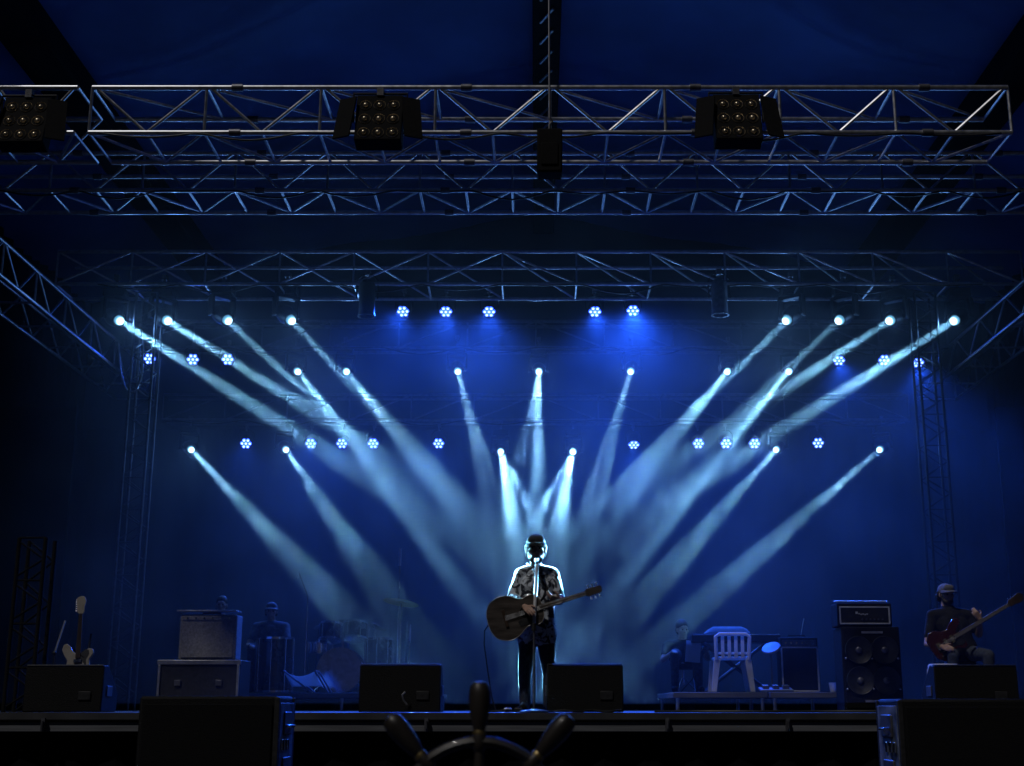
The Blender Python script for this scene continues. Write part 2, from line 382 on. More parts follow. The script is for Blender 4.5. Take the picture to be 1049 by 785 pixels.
def place_head(px, py, d, tx, ty, td, label, power=1.0, scale=1.0, gobo=None, twist=None):
    global hcount
    if twist is None: twist = [0.2, -.5, .9, -.15, .5][hcount % 5]
    if py < 340: scale = 1.18
    if td == 13: gobo = 1 if px < 549 else 3
    elif gobo is None: gobo = (hcount % 2) * 2
    lens = Q(px, py, d); tgt = Q(tx, ty, td); dr = (tgt - lens).normalized()
    t = HEAD if hcount == 0 else copy_tree(HEAD)
    pivot = lens - dr * .23 * scale; t.scale = (scale,) * 3
    t.location = pivot; t['label'] = label; t['group'] = 'moving head spotlights with white beams'
    q = dr.to_track_quat('-Z', 'Y'); pan = math.atan2(-dr.x, -dr.y) * -1
    for ch in t.children:
        nm = ch.name.split('.')[0]
        if nm == 'head':
            ch.rotation_mode = 'QUATERNION'; ch.rotation_quaternion = q
            for yw, pt, sprd, shr in SHAFTS[gobo]:
                ld = bpy.data.lights.new('head_beam', 'AREA'); ld.shape = 'SQUARE'; ld.size = .075; ld.spread = R(sprd)
                ld.energy = HEADW * power * shr; ld.color = (.25, .66, 1.0)
                lo = bpy.data.objects.new('beam_source', ld); C.objects.link(lo); lo.parent = ch; lo.location = (0, 0, -.262)
                lo.rotation_euler = (R(pt), R(yw), 0); lo.visible_camera = False
            lo = bpy.data.objects.new('lens_spill', spill_ld); C.objects.link(lo); lo.parent = ch; lo.location = (0, 0, -.30); lo.visible_camera = False
        if nm == 'yoke': ch.rotation_euler = (0, 0, pan)
    hcount += 1
WB = 'white beam head, '
rows = [
 # top row
 (123, 329, 20.4, 531, 592, 13, WB + 'leftmost of the four at top left', 1.5),
 (172, 329, 20.4, 546, 566, 13, WB + 'second from the left of the four at top left', 1.),
 (234, 329, 20.4, 655, 722, 14.2, WB + 'third from the left of the four at top left', .9),
 (299, 329, 20.4, 665, 722, 14.0, WB + 'innermost of the four at top left', 1.),
 (805, 329, 20.4, 410, 722, 14.0, WB + 'innermost of the four at top right', 1.),
 (859, 329, 20.4, 440, 722, 14.2, WB + 'second outward of the four at top right', .9),
 (911, 329, 20.4, 552, 566, 13, WB + 'third outward of the four at top right', 1.),
 (977, 329, 20.4, 567, 592, 13, WB + 'rightmost of the four at top right', 1.7),
 # middle row
 (305, 381, 23.0, 539, 690, 13, WB + 'left one of the two at middle height left of the fan', 1.5),
 (355, 381, 23.0, 530, 606, 13, WB + 'right one of the two at middle height left of the fan', 1.2),
 (469, 381, 23.0, 560, 722, 13.8, WB + 'left of the three in the upper central fan', 1.),
 (552, 381, 23.0, 549, 572, 13, WB + 'highest straight above the singer, in the middle of the fan', 1.2, 1, 1, 0),
 (646, 381, 23.0, 545, 722, 13.8, WB + 'right of the three in the upper central fan', 1.),
 (745, 381, 23.0, 569, 606, 13, WB + 'left one of the two at middle height right of the fan', 1.2),
 (808, 381, 23.0, 561, 690, 13, WB + 'right one of the two at middle height right of the fan', 1.5),
 # low row
 (196, 461, 24.5, 445, 722, 13.8, WB + 'lowest at far left, in front of the backdrop', 1.3),
 (293, 461, 24.5, 470, 722, 13.8, WB + 'low one above the left percussionist', 1.3),
 (513, 463, 24.5, 534, 586, 13, WB + 'low one just left above the singer', 1.9, 1, 0, 0),
 (587, 463, 24.5, 564, 586, 13, WB + 'low one just right above the singer', 1.9, 1, 2, 0),
 (795, 461, 24.5, 560, 722, 14.2, WB + 'low one above the keyboard at right', 1.3),
 (901, 461, 24.5, 600, 722, 14.2, WB + 'lowest at far right, above the bass amplifier', 1.3),
]
for r_ in rows: place_head(*r_)

par_ld = bpy.data.lights.new('par_wash', 'SPOT'); par_ld.energy = PARW; par_ld.color = (.015, .10, 1.0)
par_ld.spot_size = R(95); par_ld.spot_blend = 1.0; par_ld.shadow_soft_size = .08
def make_par():
    t = thing('par_lamp', None, 'stage lamp')
    y = MB(); y.path([(-.15, 0, 0), (-.15, 0, .16), (-.08, 0, .23), (.08, 0, .23), (.15, 0, .16), (.15, 0, 0)], .012, 6); y.build('yoke', M['black'], t)
    MB().tube((0, 0, .22), (0, 0, .34), .02).box((0, 0, .32), (.06, .08, .06)).build('clamp', M['aludark'], t)
    c = MB(); c.lathe([(0, .16), (.09, .15), (.12, .1), (.13, -.08), (.13, -.1), (.115, -.1), (.11, -.06), (0, -.06)], n=20)
    cn = c.build('can', M['black'], t)
    for k in range(7):
        a = k * math.pi / 3; r_ = 0 if k == 6 else .072
        MB().lathe([(0, -.098), (.020, -.094), (.033, -.08), (.035, -.058), (0, -.055)], None, n=12).build('led', M['led'], cn, loc=(r_ * math.cos(a), r_ * math.sin(a), 0))
    return t
PAR = make_par(); pcount = 0
def place_par(px, py, d, label, power, tilt, yaw):
    global pcount
    t = PAR if pcount == 0 else copy_tree(PAR); pcount += 1
    t.location = Q(px, py, d); t['label'] = label; t['group'] = 'blue LED par lamps on the trusses'
    dr = Vector((math.sin(R(yaw)) * math.cos(R(tilt)), -math.cos(R(yaw)) * math.cos(R(tilt)), -math.sin(R(tilt))))
    for ch in t.children:
        nm = ch.name.split('.')[0]
        if nm == 'can':
            ch.rotation_mode = 'QUATERNION'; ch.rotation_quaternion = dr.to_track_quat('-Z', 'Y')
            ld = par_ld.copy(); ld.energy = PARW * power
            if power > 2: ld.spot_size = R(70 if d < 24 or tilt > 40 else 52)
            lo = bpy.data.objects.new('wash_source', ld); C.objects.link(lo); lo.parent = ch; lo.location = (0, 0, -.14); lo.visible_camera = False
        else: ch.rotation_euler = (0, 0, R(yaw))
BL = 'round blue lit LED par lamp, '
for a in [
 (414, 317, 21, BL + 'leftmost of the five high near the centre', 34, 44, -12),
 (457, 317, 21, BL + 'second from left of the five high near the centre', 34, 48, 0),
 (501, 317, 21, BL + 'third from left of the five high near the centre', 38, 48, 2),
 (609, 317, 21, BL + 'left of the close pair high right of the centre', 45, 48, 5),
 (648, 316, 21, BL + 'brightest, right of the pair high right of the centre', 85, 46, 0),
 (154, 367, 23, BL + 'leftmost of the three at left between the beams', .9, 25, 8),
 (198, 368, 23, BL + 'middle of the three at left between the beams', .6, 20, 10),
 (234, 368, 23, BL + 'rightmost of the three at left between the beams', .6, 20, 5),
 (859, 367, 23, BL + 'leftmost of the three at right between the beams', 22, 48, -5),
 (904, 368, 23, BL + 'middle of the three at right between the beams', 1.0, 30, 6),
 (940, 369, 23, BL + 'rightmost of three at right, above the blue smoke', 34, 50, -12),
 (252, 453, 24.5, BL + 'lower row, farthest left, between two beams', 7, 31, 12),
 (319, 453, 24.5, BL + 'lower row, second from the left', 7, 31, 0),
 (351, 453, 24.5, BL + 'lower row, third from the left', 7, 31, -4),
 (383, 453, 24.5, BL + 'lower row, fourth from the left', 7, 31, -4),
 (450, 453, 24.5, BL + 'lower row, nearest left of the central fan', 7, 31, -6),
 (649, 453, 24.5, BL + 'lower row, nearest right of the central fan', 9, 52, 0),
 (715, 453, 24.5, BL + 'lower row, left of the group of three at right', 7, 31, 0),
 (743, 453, 24.5, BL + 'lower row, middle of the group of three at right', 7, 31, 4),
 (772, 453, 24.5, BL + 'lower row, right of the group of three at right', 7, 31, 4),
 (838, 453, 24.5, BL + 'lower row, farthest right', .8, 25, -10),
]: place_par(*a)

# ------------------------------------------------------------------ people
def V(p): return Vector(p)
def add_hand(mb, wrist, d, palm, side, curl=25, r=.0085, L=1.0):
    """palm and five fingers; d = pointing direction, palm = direction the palm faces, side = direction of the thumb"""
    d = V(d).normalized(); palm = V(palm); palm = (palm - d * palm.dot(d)).normalized(); x = d.cross(palm).normalized()
    if x.dot(V(side)) < 0: x = -x
    w = V(wrist)
    for k, (o, ln, pl) in enumerate(((.030, .072, .092), (.010, .082, .098), (-.010, .076, .094), (-.028, .058, .084))):
        kn = w + d * pl * L + x * o * L
        mb.cap(w + x * o * .55 * L, kn, .015, .0125, 8)
        p = kn; dd = d.copy(); seg = ln * L * .42
        for j in range(3):
            a = R(curl * (1 + .12 * k))
            dd = (dd * math.cos(a) + palm * math.sin(a)).normalized()
            q = p + dd * seg; mb.cap(p, q, r * (1 - .07 * j), r * (1 - .07 * (j + 1)), 8); p = q; seg *= .78
    b = w + d * .025 * L + x * .02 * L
    m = b + (d * .5 + x * .75 + palm * .3).normalized() * .045 * L
    e = m + (d * .85 + x * .3 + palm * .45).normalized() * .034 * L
    mb.cap(b, m, .014, .0115, 8); mb.cap(m, e, .0105, .0085, 8)
def add_head(mb, c, f, s=1.0):
    c = V(c); f = V(f).normalized(); x = f.cross(V((0, 0, 1))).normalized(); u = x.cross(f).normalized()
    rot = Matrix((x, f, u)).transposed()
    P = lambda a, b, cc: c + (x * a + f * b + u * cc) * s
    mb.ball(P(0, -.012, .028), .1 * s, .78, .98, .98, rot, 18)
    mb.ball(P(0, .02, -.03), .085 * s, .74, .85, 1.0, rot, 16)
    mb.cap(P(-.03, .035, -.085), P(.03, .035, -.085), .028 * s, .028 * s); mb.ball(P(0, .058, -.098), .022 * s)
    mb.cap(P(0, .085, .012), P(0, .108, -.028), .009 * s, .014 * s, 8)
    mb.cap(P(-.011, .094, -.033), P(.011, .094, -.033), .009 * s, .009 * s, 8)
    mb.cap(P(-.035, .083, .03), P(.035, .083, .03), .012 * s, .012 * s, 8)
    mb.cap(P(-.018, .085, -.062), P(.018, .085, -.062), .009 * s, .009 * s, 8)
    for k in (-1, 1):
        mb.ball(P(k * .078, -.008, -.012), .03 * s, .35, .6, 1.05, rot, 10)
        mb.ball(P(k * .042, .06, -.018), .03 * s, 1, .8, .8, rot, 10)
    return P, rot
def person(label, loc, J, clothes, voxel=.008, face=(0, -1, 0), hat=None, beard=False, group=None, hs=1.0, armr=1.0):
    """J: world joints; one continuous body, clothes as children"""
    t = thing('person', label, 'person', loc, group=group); o = V(loc)
    J = {k: v if isinstance(v, (int, float)) else V(v) for k, v in J.items()}
    b = MB(); P, rot = add_head(b, J['head'], face, hs)
    b.cap(J['neck'] - V((0, 0, .03)), J['head'] + V((0, .01, -.05)), .062, .055)
    ch = (J['sl'] + J['sr']) / 2; hp = (J['hl'] + J['hr']) / 2
    def trunk(m, g):
        for k in (-1, 1):
            e = (J['sr'] if k > 0 else J['sl'])
            m.cap(ch + (e - ch) * .35 + V((0, 0, -.10)), hp + ((J['hr'] if k > 0 else J['hl']) - hp) * .6 + V((0, 0, .06)), .115 + g, .105 + g)
            m.cap(ch + V((0, 0, .02)), e, .075 + g, .062 + g)
        m.cap(ch + V((0, 0, -.05)), hp + V((0, 0, .05)), .115 + g, .11 + g)
    trunk(b, 0)
    for s_ in 'lr':
        b.cap(J['s' + s_], J['e' + s_], .052 * armr, .042 * armr); b.cap(J['e' + s_], J['w' + s_], .041 * armr, .028 * armr)
        wd = J.get('d' + s_, J['w' + s_] - J['e' + s_])
        add_hand(b, J['w' + s_], wd, J['p' + s_], J['t' + s_], J.get('c' + s_, 25))
        b.cap(J['h' + s_], J['k' + s_], .085, .058); b.cap(J['k' + s_], J['a' + s_], .056, .036)
        b.cap(J['a' + s_] + V((0, .02, -.03)), J['f' + s_] + V((0, 0, 0)), .038, .03)
    blob(b, 'body', M['skin'], t, voxel, 3, off=o)
    c = MB(); trunk(c, .014)
    c.cap(ch + V((0, 0, .05)), J['neck'] + V((0, 0, -.01)), .08, .068)
    lo = clothes.get('hem', .02)
    for k in 'lr':
        c.cap(hp + (J['h' + k] - hp) * .75 + V((0, 0, .08)), hp + (J['h' + k] - hp) * .95 + V((0, 0, -lo)), .118, .115)
        e = J['s' + k] + (J['e' + k] - J['s' + k]) * clothes.get('sleeve', .6)
        c.cap(J['s' + k], e, .070, .060)
        if clothes.get('sleeve', 0) >= 1: c.cap(J['e' + k], J['e' + k] + (J['w' + k] - J['e' + k]) * clothes.get('fore', .8), .058, .046)
    blob(c, 'shirt', clothes['top'], t, voxel * 1.2, 3, off=o)
    c = MB(); c.cap(J['hl'] + V((0, 0, .03)), J['hr'] + V((0, 0, .03)), .105, .105)
    for k in 'lr':
        c.cap(J['h' + k], J['k' + k], .096, .066); c.cap(J['k' + k], J['a' + k] + V((0, 0, -.02)), .065, .056)
    blob(c, 'trousers', clothes['legs'], t, voxel * 1.2, 3, off=o)
    for k in 'lr':
        s2 = MB(); a = J['a' + k]; f = J['f' + k]
        s2.cap(V((a.x, a.y, a.z - .035)) + (a - f) * .12, f, .048, .042); s2.cap(a + V((0, 0, 0)), a + V((0, 0, -.04)), .05, .05)
        blob(s2, 'shoe', clothes.get('shoe', M['blackmatte']), t, .009, 3, off=o)
    for k in (-1, 1):
        MB().ball(P(k * .03, .081, .002), .010).build('eye', M['blackmatte'], t, off=o)
    if hat in ('cap', 'palecap'):
        cm = M['cap'] if hat == 'cap' else M['palecap']
        h = MB(); h.ball(P(0, -.012, .042), .108 * hs, .80, 1.0, .80, rot, 18)
        h.cap(P(-.03, .055, .075), P(.03, .055, .075), .04 * hs, .04 * hs)
        ob = blob(h, 'cap', cm, t, .007, 2, off=o)
        h = MB()
        for k in (-1, 1):
            h.cap(P(k * .076, -.035, .02), P(k * .07, -.05, -.055), .024 * hs, .02 * hs, 8); h.cap(P(k * .078, .012, .015), P(k * .076, .012, -.025), .009 * hs, .006 * hs, 6)
        h.cap(P(-.05, -.085, -.02), P(.05, -.085, -.02), .035 * hs, .035 * hs); h.cap(P(-.04, -.08, -.06), P(.04, -.08, -.06), .03 * hs, .03 * hs)
        blob(h, 'hair', M['hair'], t, .007, 1, off=o)
        br = MB(); n_ = 12; vs = []
        for i in range(n_ + 1):
            a = math.pi * i / n_
            for rr, dz, yy in ((.082, .05, 0), (.092, .040, .09)):
                vs.append(P(-math.cos(a) * rr, .035 + math.sin(a) * (.06 + yy), dz - .018 * math.cos(a) ** 2 * (yy > 0)))
        k0 = len(vs); vs2 = vs + [v + V((0, 0, -.006)) for v in vs]; fs = []
        for i in range(n_):
            a0 = 2 * i; fs += [(a0, a0 + 1, a0 + 3, a0 + 2), (k0 + a0, k0 + a0 + 2, k0 + a0 + 3, k0 + a0 + 1), (a0 + 1, k0 + a0 + 1, k0 + a0 + 3, a0 + 3), (a0, a0 + 2, k0 + a0 + 2, k0 + a0)]
        br.add(vs2, fs); br.build('cap_brim', cm, ob, off=o)
    else:
        h = MB(); h.ball(P(0, -.025, .045), .108 * hs, .80, 1.0, .9, rot, 16)
        h.ball(P(0, -.06, -.01), .08 * hs, 1, .7, 1, rot, 12)
        ob = blob(h, 'hair', M['greyhair'] if hat == 'grey' else M['hair'], t, .008, 1, off=o)
    if beard:
        h = MB(); h.ball(P(0, .045, -.085), .055 * hs, 1.1, .9, .8, rot, 12)
        for k in (-1, 1): h.cap(P(k * .06, .01, -.03), P(k * .045, .045, -.085), .018, .024, 8)
        blob(h, 'beard', M['hair'], t, .008, 1, off=o)
    return t

# --- singer
D = 13.0
sx = Q(549, 727, D).x
J = dict(head=Q(549, 562.5, D - .03), neck=Q(549, 579, D), sl=Q(534, 589, D), sr=Q(566, 589, D),
         el=Q(525, 612, D - .02), wl=Q(538, 622, D - .33), er=Q(573, 614, D - .02), wr=Q(574, 614.5, D - .235),
         hl=Q(541, 652, D), hr=Q(559, 652, D), kl=Q(537.5, 690, D - .03), kr=Q(562.5, 690, D - .03),
         al=Q(538, 719, D + .03), ar=Q(562, 719, D + .03), fl=Vector((sx - .125, D - .15, .045)), fr=Vector((sx + .15, D - .15, .045)),
         pl=(0, 1, -.1), tl=(0, 0, 1), pr=(-.15, .5, .6), tr=(.2, -.1, 1), dr=(-.85, -.25, .15), cl=22, cr=38)
person('singer in a cap and patterned shirt playing a dark acoustic guitar at centre stage', (sx, D, 0), J,
       dict(top=M['shirt'], legs=M['jeans'], sleeve=1.0, fore=.75, hem=.02), .0055, (0.02, -1, -.04), 'cap', True, hs=1.17)

def gmatrix(a, b, roll=0):
    x = (V(b) - V(a)).normalized(); z = V((0, -1, 0)); z = (z - x * z.dot(x)).normalized(); y = z.cross(x)
    m = Matrix((x, y, z)).transposed().to_4x4(); m.translation = V(a); return m
def outline(pts, n=8):
    """closed outline from half-width samples along x (mirrored), Catmull-Rom smoothed"""
    up = []
    for i in range(len(pts) - 1):
        p = [V((*pts[max(0, min(len(pts) - 1, i + k))], 0)) for k in (-1, 0, 1, 2)]
        for j in range(n):
            t = j / n
            up.append(.5 * ((2 * p[1]) + (p[2] - p[0]) * t + (2 * p[0] - 5 * p[1] + 4 * p[2] - p[3]) * t * t + (3 * p[1] - p[0] - 3 * p[2] + p[3]) * t ** 3))
    up.append(V((*pts[-1], 0)))
    return [(p.x, max(0.0005, p.y)) for p in up] + [(p.x, -max(.0005, p.y)) for p in reversed(up)]
ga, gb = Q(500.5, 639.5, D - .26), Q(621.5, 601.5, D - .30)
gm = gmatrix(ga, gb)
gt = thing('acoustic_guitar', 'dark sunburst acoustic guitar held at the waist of the singer', 'guitar', ga); go = ga
body = [(0, 0), (.006, .08), (.05, .165), (.15, .212), (.25, .198), (.335, .145), (.385, .132), (.44, .146), (.50, .135), (.535, .085), (.545, .03), (.547, 0)]
gbod = MB().prism(outline(body), -.055, .055, gm).build('guitar_body', M['burst'], gt, off=go, bevel=.006)
ring = outline([(p[0] * .985 + .004, p[1] * .985) for p in body]); 
MB().path([gm @ V((x, y, .055)) for x, y in outline(body)[::2]], .0035, 6, True).build('binding', M['cream'], gbod, off=go)
MB().lathe([(0, .056), (.05, .056), (.052, .054), (0, .053)], gm @ Matrix.Translation((.37, 0, .0015)), 24).build('sound_hole', M['blackmatte'], gbod, off=go)
MB().box((0, 0, 0), (.028, .17, .012)).build('bridge', M['darkwood'], gbod, bevel=.003).matrix_local = Matrix.Translation(-go) @ gm @ Matrix.Translation((.17, 0, .062))
pg = MB().prism([(.33, -.05), (.40, -.055), (.41, -.10), (.36, -.12), (.29, -.115), (.28, -.07)], .0555, .0585, gm).build('pickguard', M['black'], gbod, off=go)
nk = MB().prism([(.50, .028), (.98, .022), (.98, -.022), (.50, -.028)], .05, .066, gm); nk.tube(gm @ V((.52, 0, .045)), gm @ V((.98, 0, .05)), .027, .021, 10)
nko = nk.build('guitar_neck', M['darkwood'], gt, off=go, bevel=.003)
for i in range(12):
    x = .50 + .46 * (1 - .5 ** (i / 6)) / .75
    MB().box((0, 0, 0), (.003, .046, .003)).build('fret', M['chrome'], nko).matrix_local = Matrix.Translation(-go) @ gm @ Matrix.Translation((.98 - (x - .50), 0, .067))
hd = MB().prism([(.975, .024), (1.00, .038), (1.13, .034), (1.145, .02), (1.14, -.02), (1.13, -.034), (1.00, -.038), (.975, -.024)], .042, .058, gm).build('headstock', M['burst'], gt, off=go, bevel=.003)
for i in range(3):
    for s_ in (-1, 1):
        x = 1.02 + .042 * i
        MB().tube(gm @ V((x, s_ * .03, .05)), gm @ V((x, s_ * .058, .05)), .006).ball(gm @ V((x, s_ * .065, .05)), .013, 1, 1, 1).build('tuner', M['chrome'], hd, off=go)
for i in range(6):
    y = -.02 + .008 * i
    MB().tube(gm @ V((.17, y, .07)), gm @ V((.98, y * .8, .069)), .0012, n=5).build('string', M['chrome'], gt, off=go)
st_ = MB(); st_.path([gm @ V((.01, .02, -.02)), Q(524, 612, D + .05), Q(529, 589, D + .12), Q(540, 577.5, D + .02), Q(552, 590, D - .16), Q(562, 606, D - .19), gm @ V((.52, .05, -.05))], .012, 6)
st_.build('strap', M['black'], gt, off=go)

# --- microphone and its stand
mx = Q(547, 727, 12.62); mt_, mb_ = Q(550.2, 577, 12.72), Q(547.0, 641, 12.63)
ms = thing('microphone_stand', 'straight microphone stand with a bright upper tube in front of the singer', 'microphone stand', (mx.x, 12.62, 0)); mo = (mx.x, 12.62, 0)
MB().lathe([(0, 0), (.13, 0), (.135, .012), (.12, .022), (.02, .035), (0, .035)], Matrix.Translation(mo), 28).build('base', M['black'], ms, off=mo)
MB().tube((mx.x, 12.62, .03), mb_ + V((0, 0, -.03)), .011).build('lower_tube', M['aludark'], ms, off=mo)
MB().tube(mb_ + V((0, 0, -.05)), mb_ + V((0, 0, .02)), .024).build('clutch', M['black'], ms, off=mo)
MB().tube(mb_, mt_, .0185, n=14).build('upper_tube', M['satin'], ms, off=mo)
mc = thing('microphone', 'vocal microphone clipped at the lips of the singer', 'microphone', mt_)
p0, p1 = mt_ + V((0, -.02, -.005)), mt_ + V((-.004, .10, .035))
MB().tube(p0, p1, .011, .018, 12).build('handle', M['black'], mc, off=mt_)
MB().ball(p1 + (p1 - p0).normalized() * .015, .026).build('grille', M['aludark'], mc, off=mt_)

# --- percussionist, players at the back
def seated(label, d, hx, hy, sw, seat, floor, face, top, hat, wl, wr, group=None, sc_=1.0, beard=False, kneeout=.16, voxel=.009):
    """seated figure: head centre at pixel hx, hy and depth d; wl / wr = wrist points"""
    h = Q(hx, hy, d); n_ = h + V((0, .03, -.16)); z = n_.z
    s = sw / 2
    sl, sr = V((h.x - s, d + .03, z - .07)), V((h.x + s, d + .03, z - .07))
    hl, hr = V((h.x - .09, d + .06, seat + .1)), V((h.x + .09, d + .06, seat + .1))
    kl, kr = V((h.x - kneeout, d - .40, seat + .09)), V((h.x + kneeout, d - .40, seat + .09))
    al, ar = V((h.x - kneeout, d - .36, floor + .09)), V((h.x + kneeout, d - .36, floor + .09))
    wl, wr = V(wl), V(wr)
    def elbow(a, b, k):
        m = (a + b) / 2; return m + V((k * .08, .05, -.13))
    J = dict(head=h, neck=n_, sl=sl, sr=sr, el=elbow(sl, wl, -1), er=elbow(sr, wr, 1), wl=wl, wr=wr, hl=hl, hr=hr, kl=kl, kr=kr, al=al, ar=ar,
             fl=al + V((-.02, -.16, -.045)), fr=ar + V((.02, -.16, -.045)), pl=(0, 0, -1), tl=(1, -.2, 0), pr=(0, 0, -1), tr=(-1, -.2, 0))
    return person(label, (h.x, d, floor), J, dict(top=top, legs=M['jeans'], sleeve=.6), voxel, face, hat, beard, group)
RZ = .235                                              # riser height
hL = Q(278, 626, 18.6)
seated('percussionist in a pale cap seated at a drum at the left of the stage', 18.6, 278, 626, .40, .52 + RZ, RZ, (.15, -1, -.1), M['greytee'], 'palecap',
       hL + V((-.17, -.42, -.50)), hL + V((.20, -.42, -.50)))
hB = Q(227, 620, 19.2)
seated('dark figure whose head shows above the grey amplifier', 19.2, 227, 620, .42, .56, 0, (.1, -1, 0), M['tee'], None, hB + V((-.15, -.4, -.6)), hB + V((.2, -.4, -.6)))
hK = Q(699, 645, 18.4)
seated('keyboard player in dark clothes seated left of the white chair', 18.4, 699, 645, .42, .42 + RZ, RZ, (.3, -1, -.1), M['tee'], None, hK + V((-.20, -.36, -.34)), hK + V((.28, -.34, -.30)))
for x_, lab, fl, seat, y_, cat in ((hL.x, 'black drum stool under the percussionist', RZ, .52, 18.66, 'stool'), (hB.x, 'black stool behind the grey amplifier', 0, .56, 19.26, 'stool'), (hK.x, 'black stool under the keyboard player', RZ, .42, 18.46, 'stool')):
    t = thing('drum_stool', lab, cat, (x_, y_, fl)); s = seat - .02
    MB().lathe([(0, s - .08), (.16, s - .08), (.17, s - .04), (.15, s), (0, s)], n=20).build('seat', M['tolex'], t)
    MB().tube((0, 0, .12), (0, 0, s - .08), .02).build('post', M['chrome'], t)
    for k in range(3):
        a = k * 2.094; MB().tube((0, 0, .22), (.2 * math.cos(a), .2 * math.sin(a), 0.01), .012).build('leg', M['chrome'], t)

# bass player
d = 15.4; h = Q(969, 609, d); fx = h.x
J = dict(head=h, neck=h + V((0, .02, -.15)), sl=Q(955, 631, d), sr=Q(992, 631, d), el=Q(950, 660, d - .05), wl=Q(966, 663, d - .36), er=Q(1003, 650, d - .05), wr=Q(1004, 634.5, d - .27),
         hl=V((h.x + .02, d, .66)), hr=V((h.x + .22, d, .66)), kl=V((h.x - .1, d - .42, .62)), kr=V((h.x + .30, d - .42, .62)), al=V((h.x - .1, d - .32, .12)), ar=V((h.x + .3, d - .32, .12)),
         fl=V((h.x - .12, d - .48, .045)), fr=V((h.x + .32, d - .48, .045)), pl=(0, 1, 0), tl=(0, 0, 1), pr=(-.2, .6, .5), tr=(0, -.2, 1), dr=(-.5, -.2, .6), cr=40)
person('bass player in black and a pale cap seated at far right with a red bass', (h.x + .1, d, 0), J, dict(top=M['tee'], legs=M['jeans'], sleeve=.7), .009, (.25, -1, -.1), 'palecap', True)
t = thing('stool', 'tall black stool under the bass player at the right', 'stool', (h.x + .12, d + .05, 0))
MB().lathe([(0, .5), (.17, .5), (.18, .54), (.16, .57), (0, .57)], n=20).build('seat', M['tolex'], t)
for k in range(4):
    a = .78 + k * math.pi / 2; MB().tube((.1 * math.cos(a), .1 * math.sin(a), .5), (.2 * math.cos(a), .2 * math.sin(a), 0), .013).build('leg', M['black'], t)

def electric(label, a, b, bm_, kind='bass_guitar', cat='bass guitar', L=1.12, bl=.46, flip=1):
    m = gmatrix(a, b); t = thing(kind, label, cat, a); o = V(a); k = bl
    pts = [(0, .0), (.02, .10), (.16, .165), (.30, .16), (.46, .115), (.60, .105), (.72, .14), (.86, .165), (.98, .15), (1.0, .115), (.93, .085), (.80, .055), (.77, .028),
           (.77, -.028), (.80, -.06), (.86, -.095), (.84, -.14), (.74, -.15), (.60, -.11), (.46, -.115), (.30, -.16), (.16, -.165), (.02, -.10)]
    bd = MB().prism([(x * k, y * flip * k / .42) for x, y in pts], -.02, .022, m).build('guitar_body', bm_, t, off=o, bevel=.008)
    MB().prism([(x * k * .9 + .03, y * .72 * flip * k / .42) for x, y in pts if y * flip < .1 and x > .2], .0225, .0255, m).build('pickguard', M['black'], bd, off=o)
    MB().box((0, 0, 0), (.05, .08, .016)).build('bridge', M['chrome'], bd).matrix_local = Matrix.Translation(-o) @ m @ Matrix.Translation((.10, 0, .03))
    for x in (.19, .27):
        MB().box((0, 0, 0), (.035, .085, .014)).build('pickup', M['chrome'], bd).matrix_local = Matrix.Translation(-o) @ m @ Matrix.Translation((x, 0, .031))
    for i in range(3): MB().lathe([(0, 0), (.012, 0), (.011, .018), (0, .018)], m @ Matrix.Translation((.07 + .04 * i, -.11 * flip, .022)), 10).build('knob', M['chrome'], bd, off=o)
    MB().prism([(.30, .028), (L - .19, .021), (L - .19, -.021), (.30, -.028)], .012, .034, m).build('guitar_neck', M['darkwood'], t, off=o, bevel=.004)
    hs = MB().prism([(L - .195, .022), (L - .17, .045), (L - .10, .05), (L - .03, .062), (L - .005, .05), (L + .012, .01), (L, -.03), (L - .05, -.05), (L - .12, -.034), (L - .165, -.036), (L - .195, -.022)], .008, .024, m).build('headstock', M['cream'] if bm_ is M['cream'] else M['darkwood'], t, off=o, bevel=.003)
    for i in range(4 if 'bass' in kind else 6):
        MB().tube(m @ V((L - .155 + .15 * i / (4 if 'bass' in kind else 6), .05, .015)), m @ V((L - .155 + .15 * i / (4 if 'bass' in kind else 6), .066, .015)), .006).build('tuner', M['chrome'], hs, off=o)
    for i in range(4):
        MB().tube(m @ V((.1, -.015 + .01 * i, .042)), m @ V((L - .19, -.012 + .008 * i, .038)), .0014, n=5).build('string', M['dimalu'], t, off=o)
    return t
a, b = Q(954, 667, d - .30), Q(1047, 611, d - .38)
electric('red bass guitar in the hands of the player at far right', a, b, M['red'], L=(b - a).length)

# left guitar on a stand, slanted pole
a, b = Q(78.5, 703, 14.6), Q(85, 612, 14.75)
electric('cream electric guitar with a dark neck upright on a guitar stand at far left', a, b, M['cream'], 'electric_guitar', 'guitar', (b - a).length, .47)
t = thing('guitar_stand', 'guitar stand with pale arms holding the electric guitar at far left', 'guitar stand', (a.x, 14.75, 0))
MB().tube((0, .02, .10), (.03, .10, .85), .012).build('post', M['black'], t)
for s_ in (-1, 1): MB().path([(0, .02, .2), (s_ * .2, -.12, .01)], .012, 8).build('leg', M['black'], t); MB().path([(0, .02, .24), (s_ * .1, -.06, .235), (s_ * .1, -.14, .235), (s_ * .1, -.17, .28)], .013, 8).build('cradle_arm', M['satin'], t)
MB().tube((0, .02, .2), (0, .28, .01), .012).build('leg', M['black'], t)
pa, pb = Q(56, 669, 15.0), Q(67, 636, 15.1)
t = thing('boom_stand', 'short slanted pale boom on a stand left of the guitar with the pale headstock', 'stand', (pa.x, 15, 0)); o = (pa.x, 15, 0)
MB().tube(pa, pb, .012).build('boom', M['alu'], t, off=o); MB().tube((pa.x, 15, .02), pa, .011).build('post', M['black'], t, off=o)
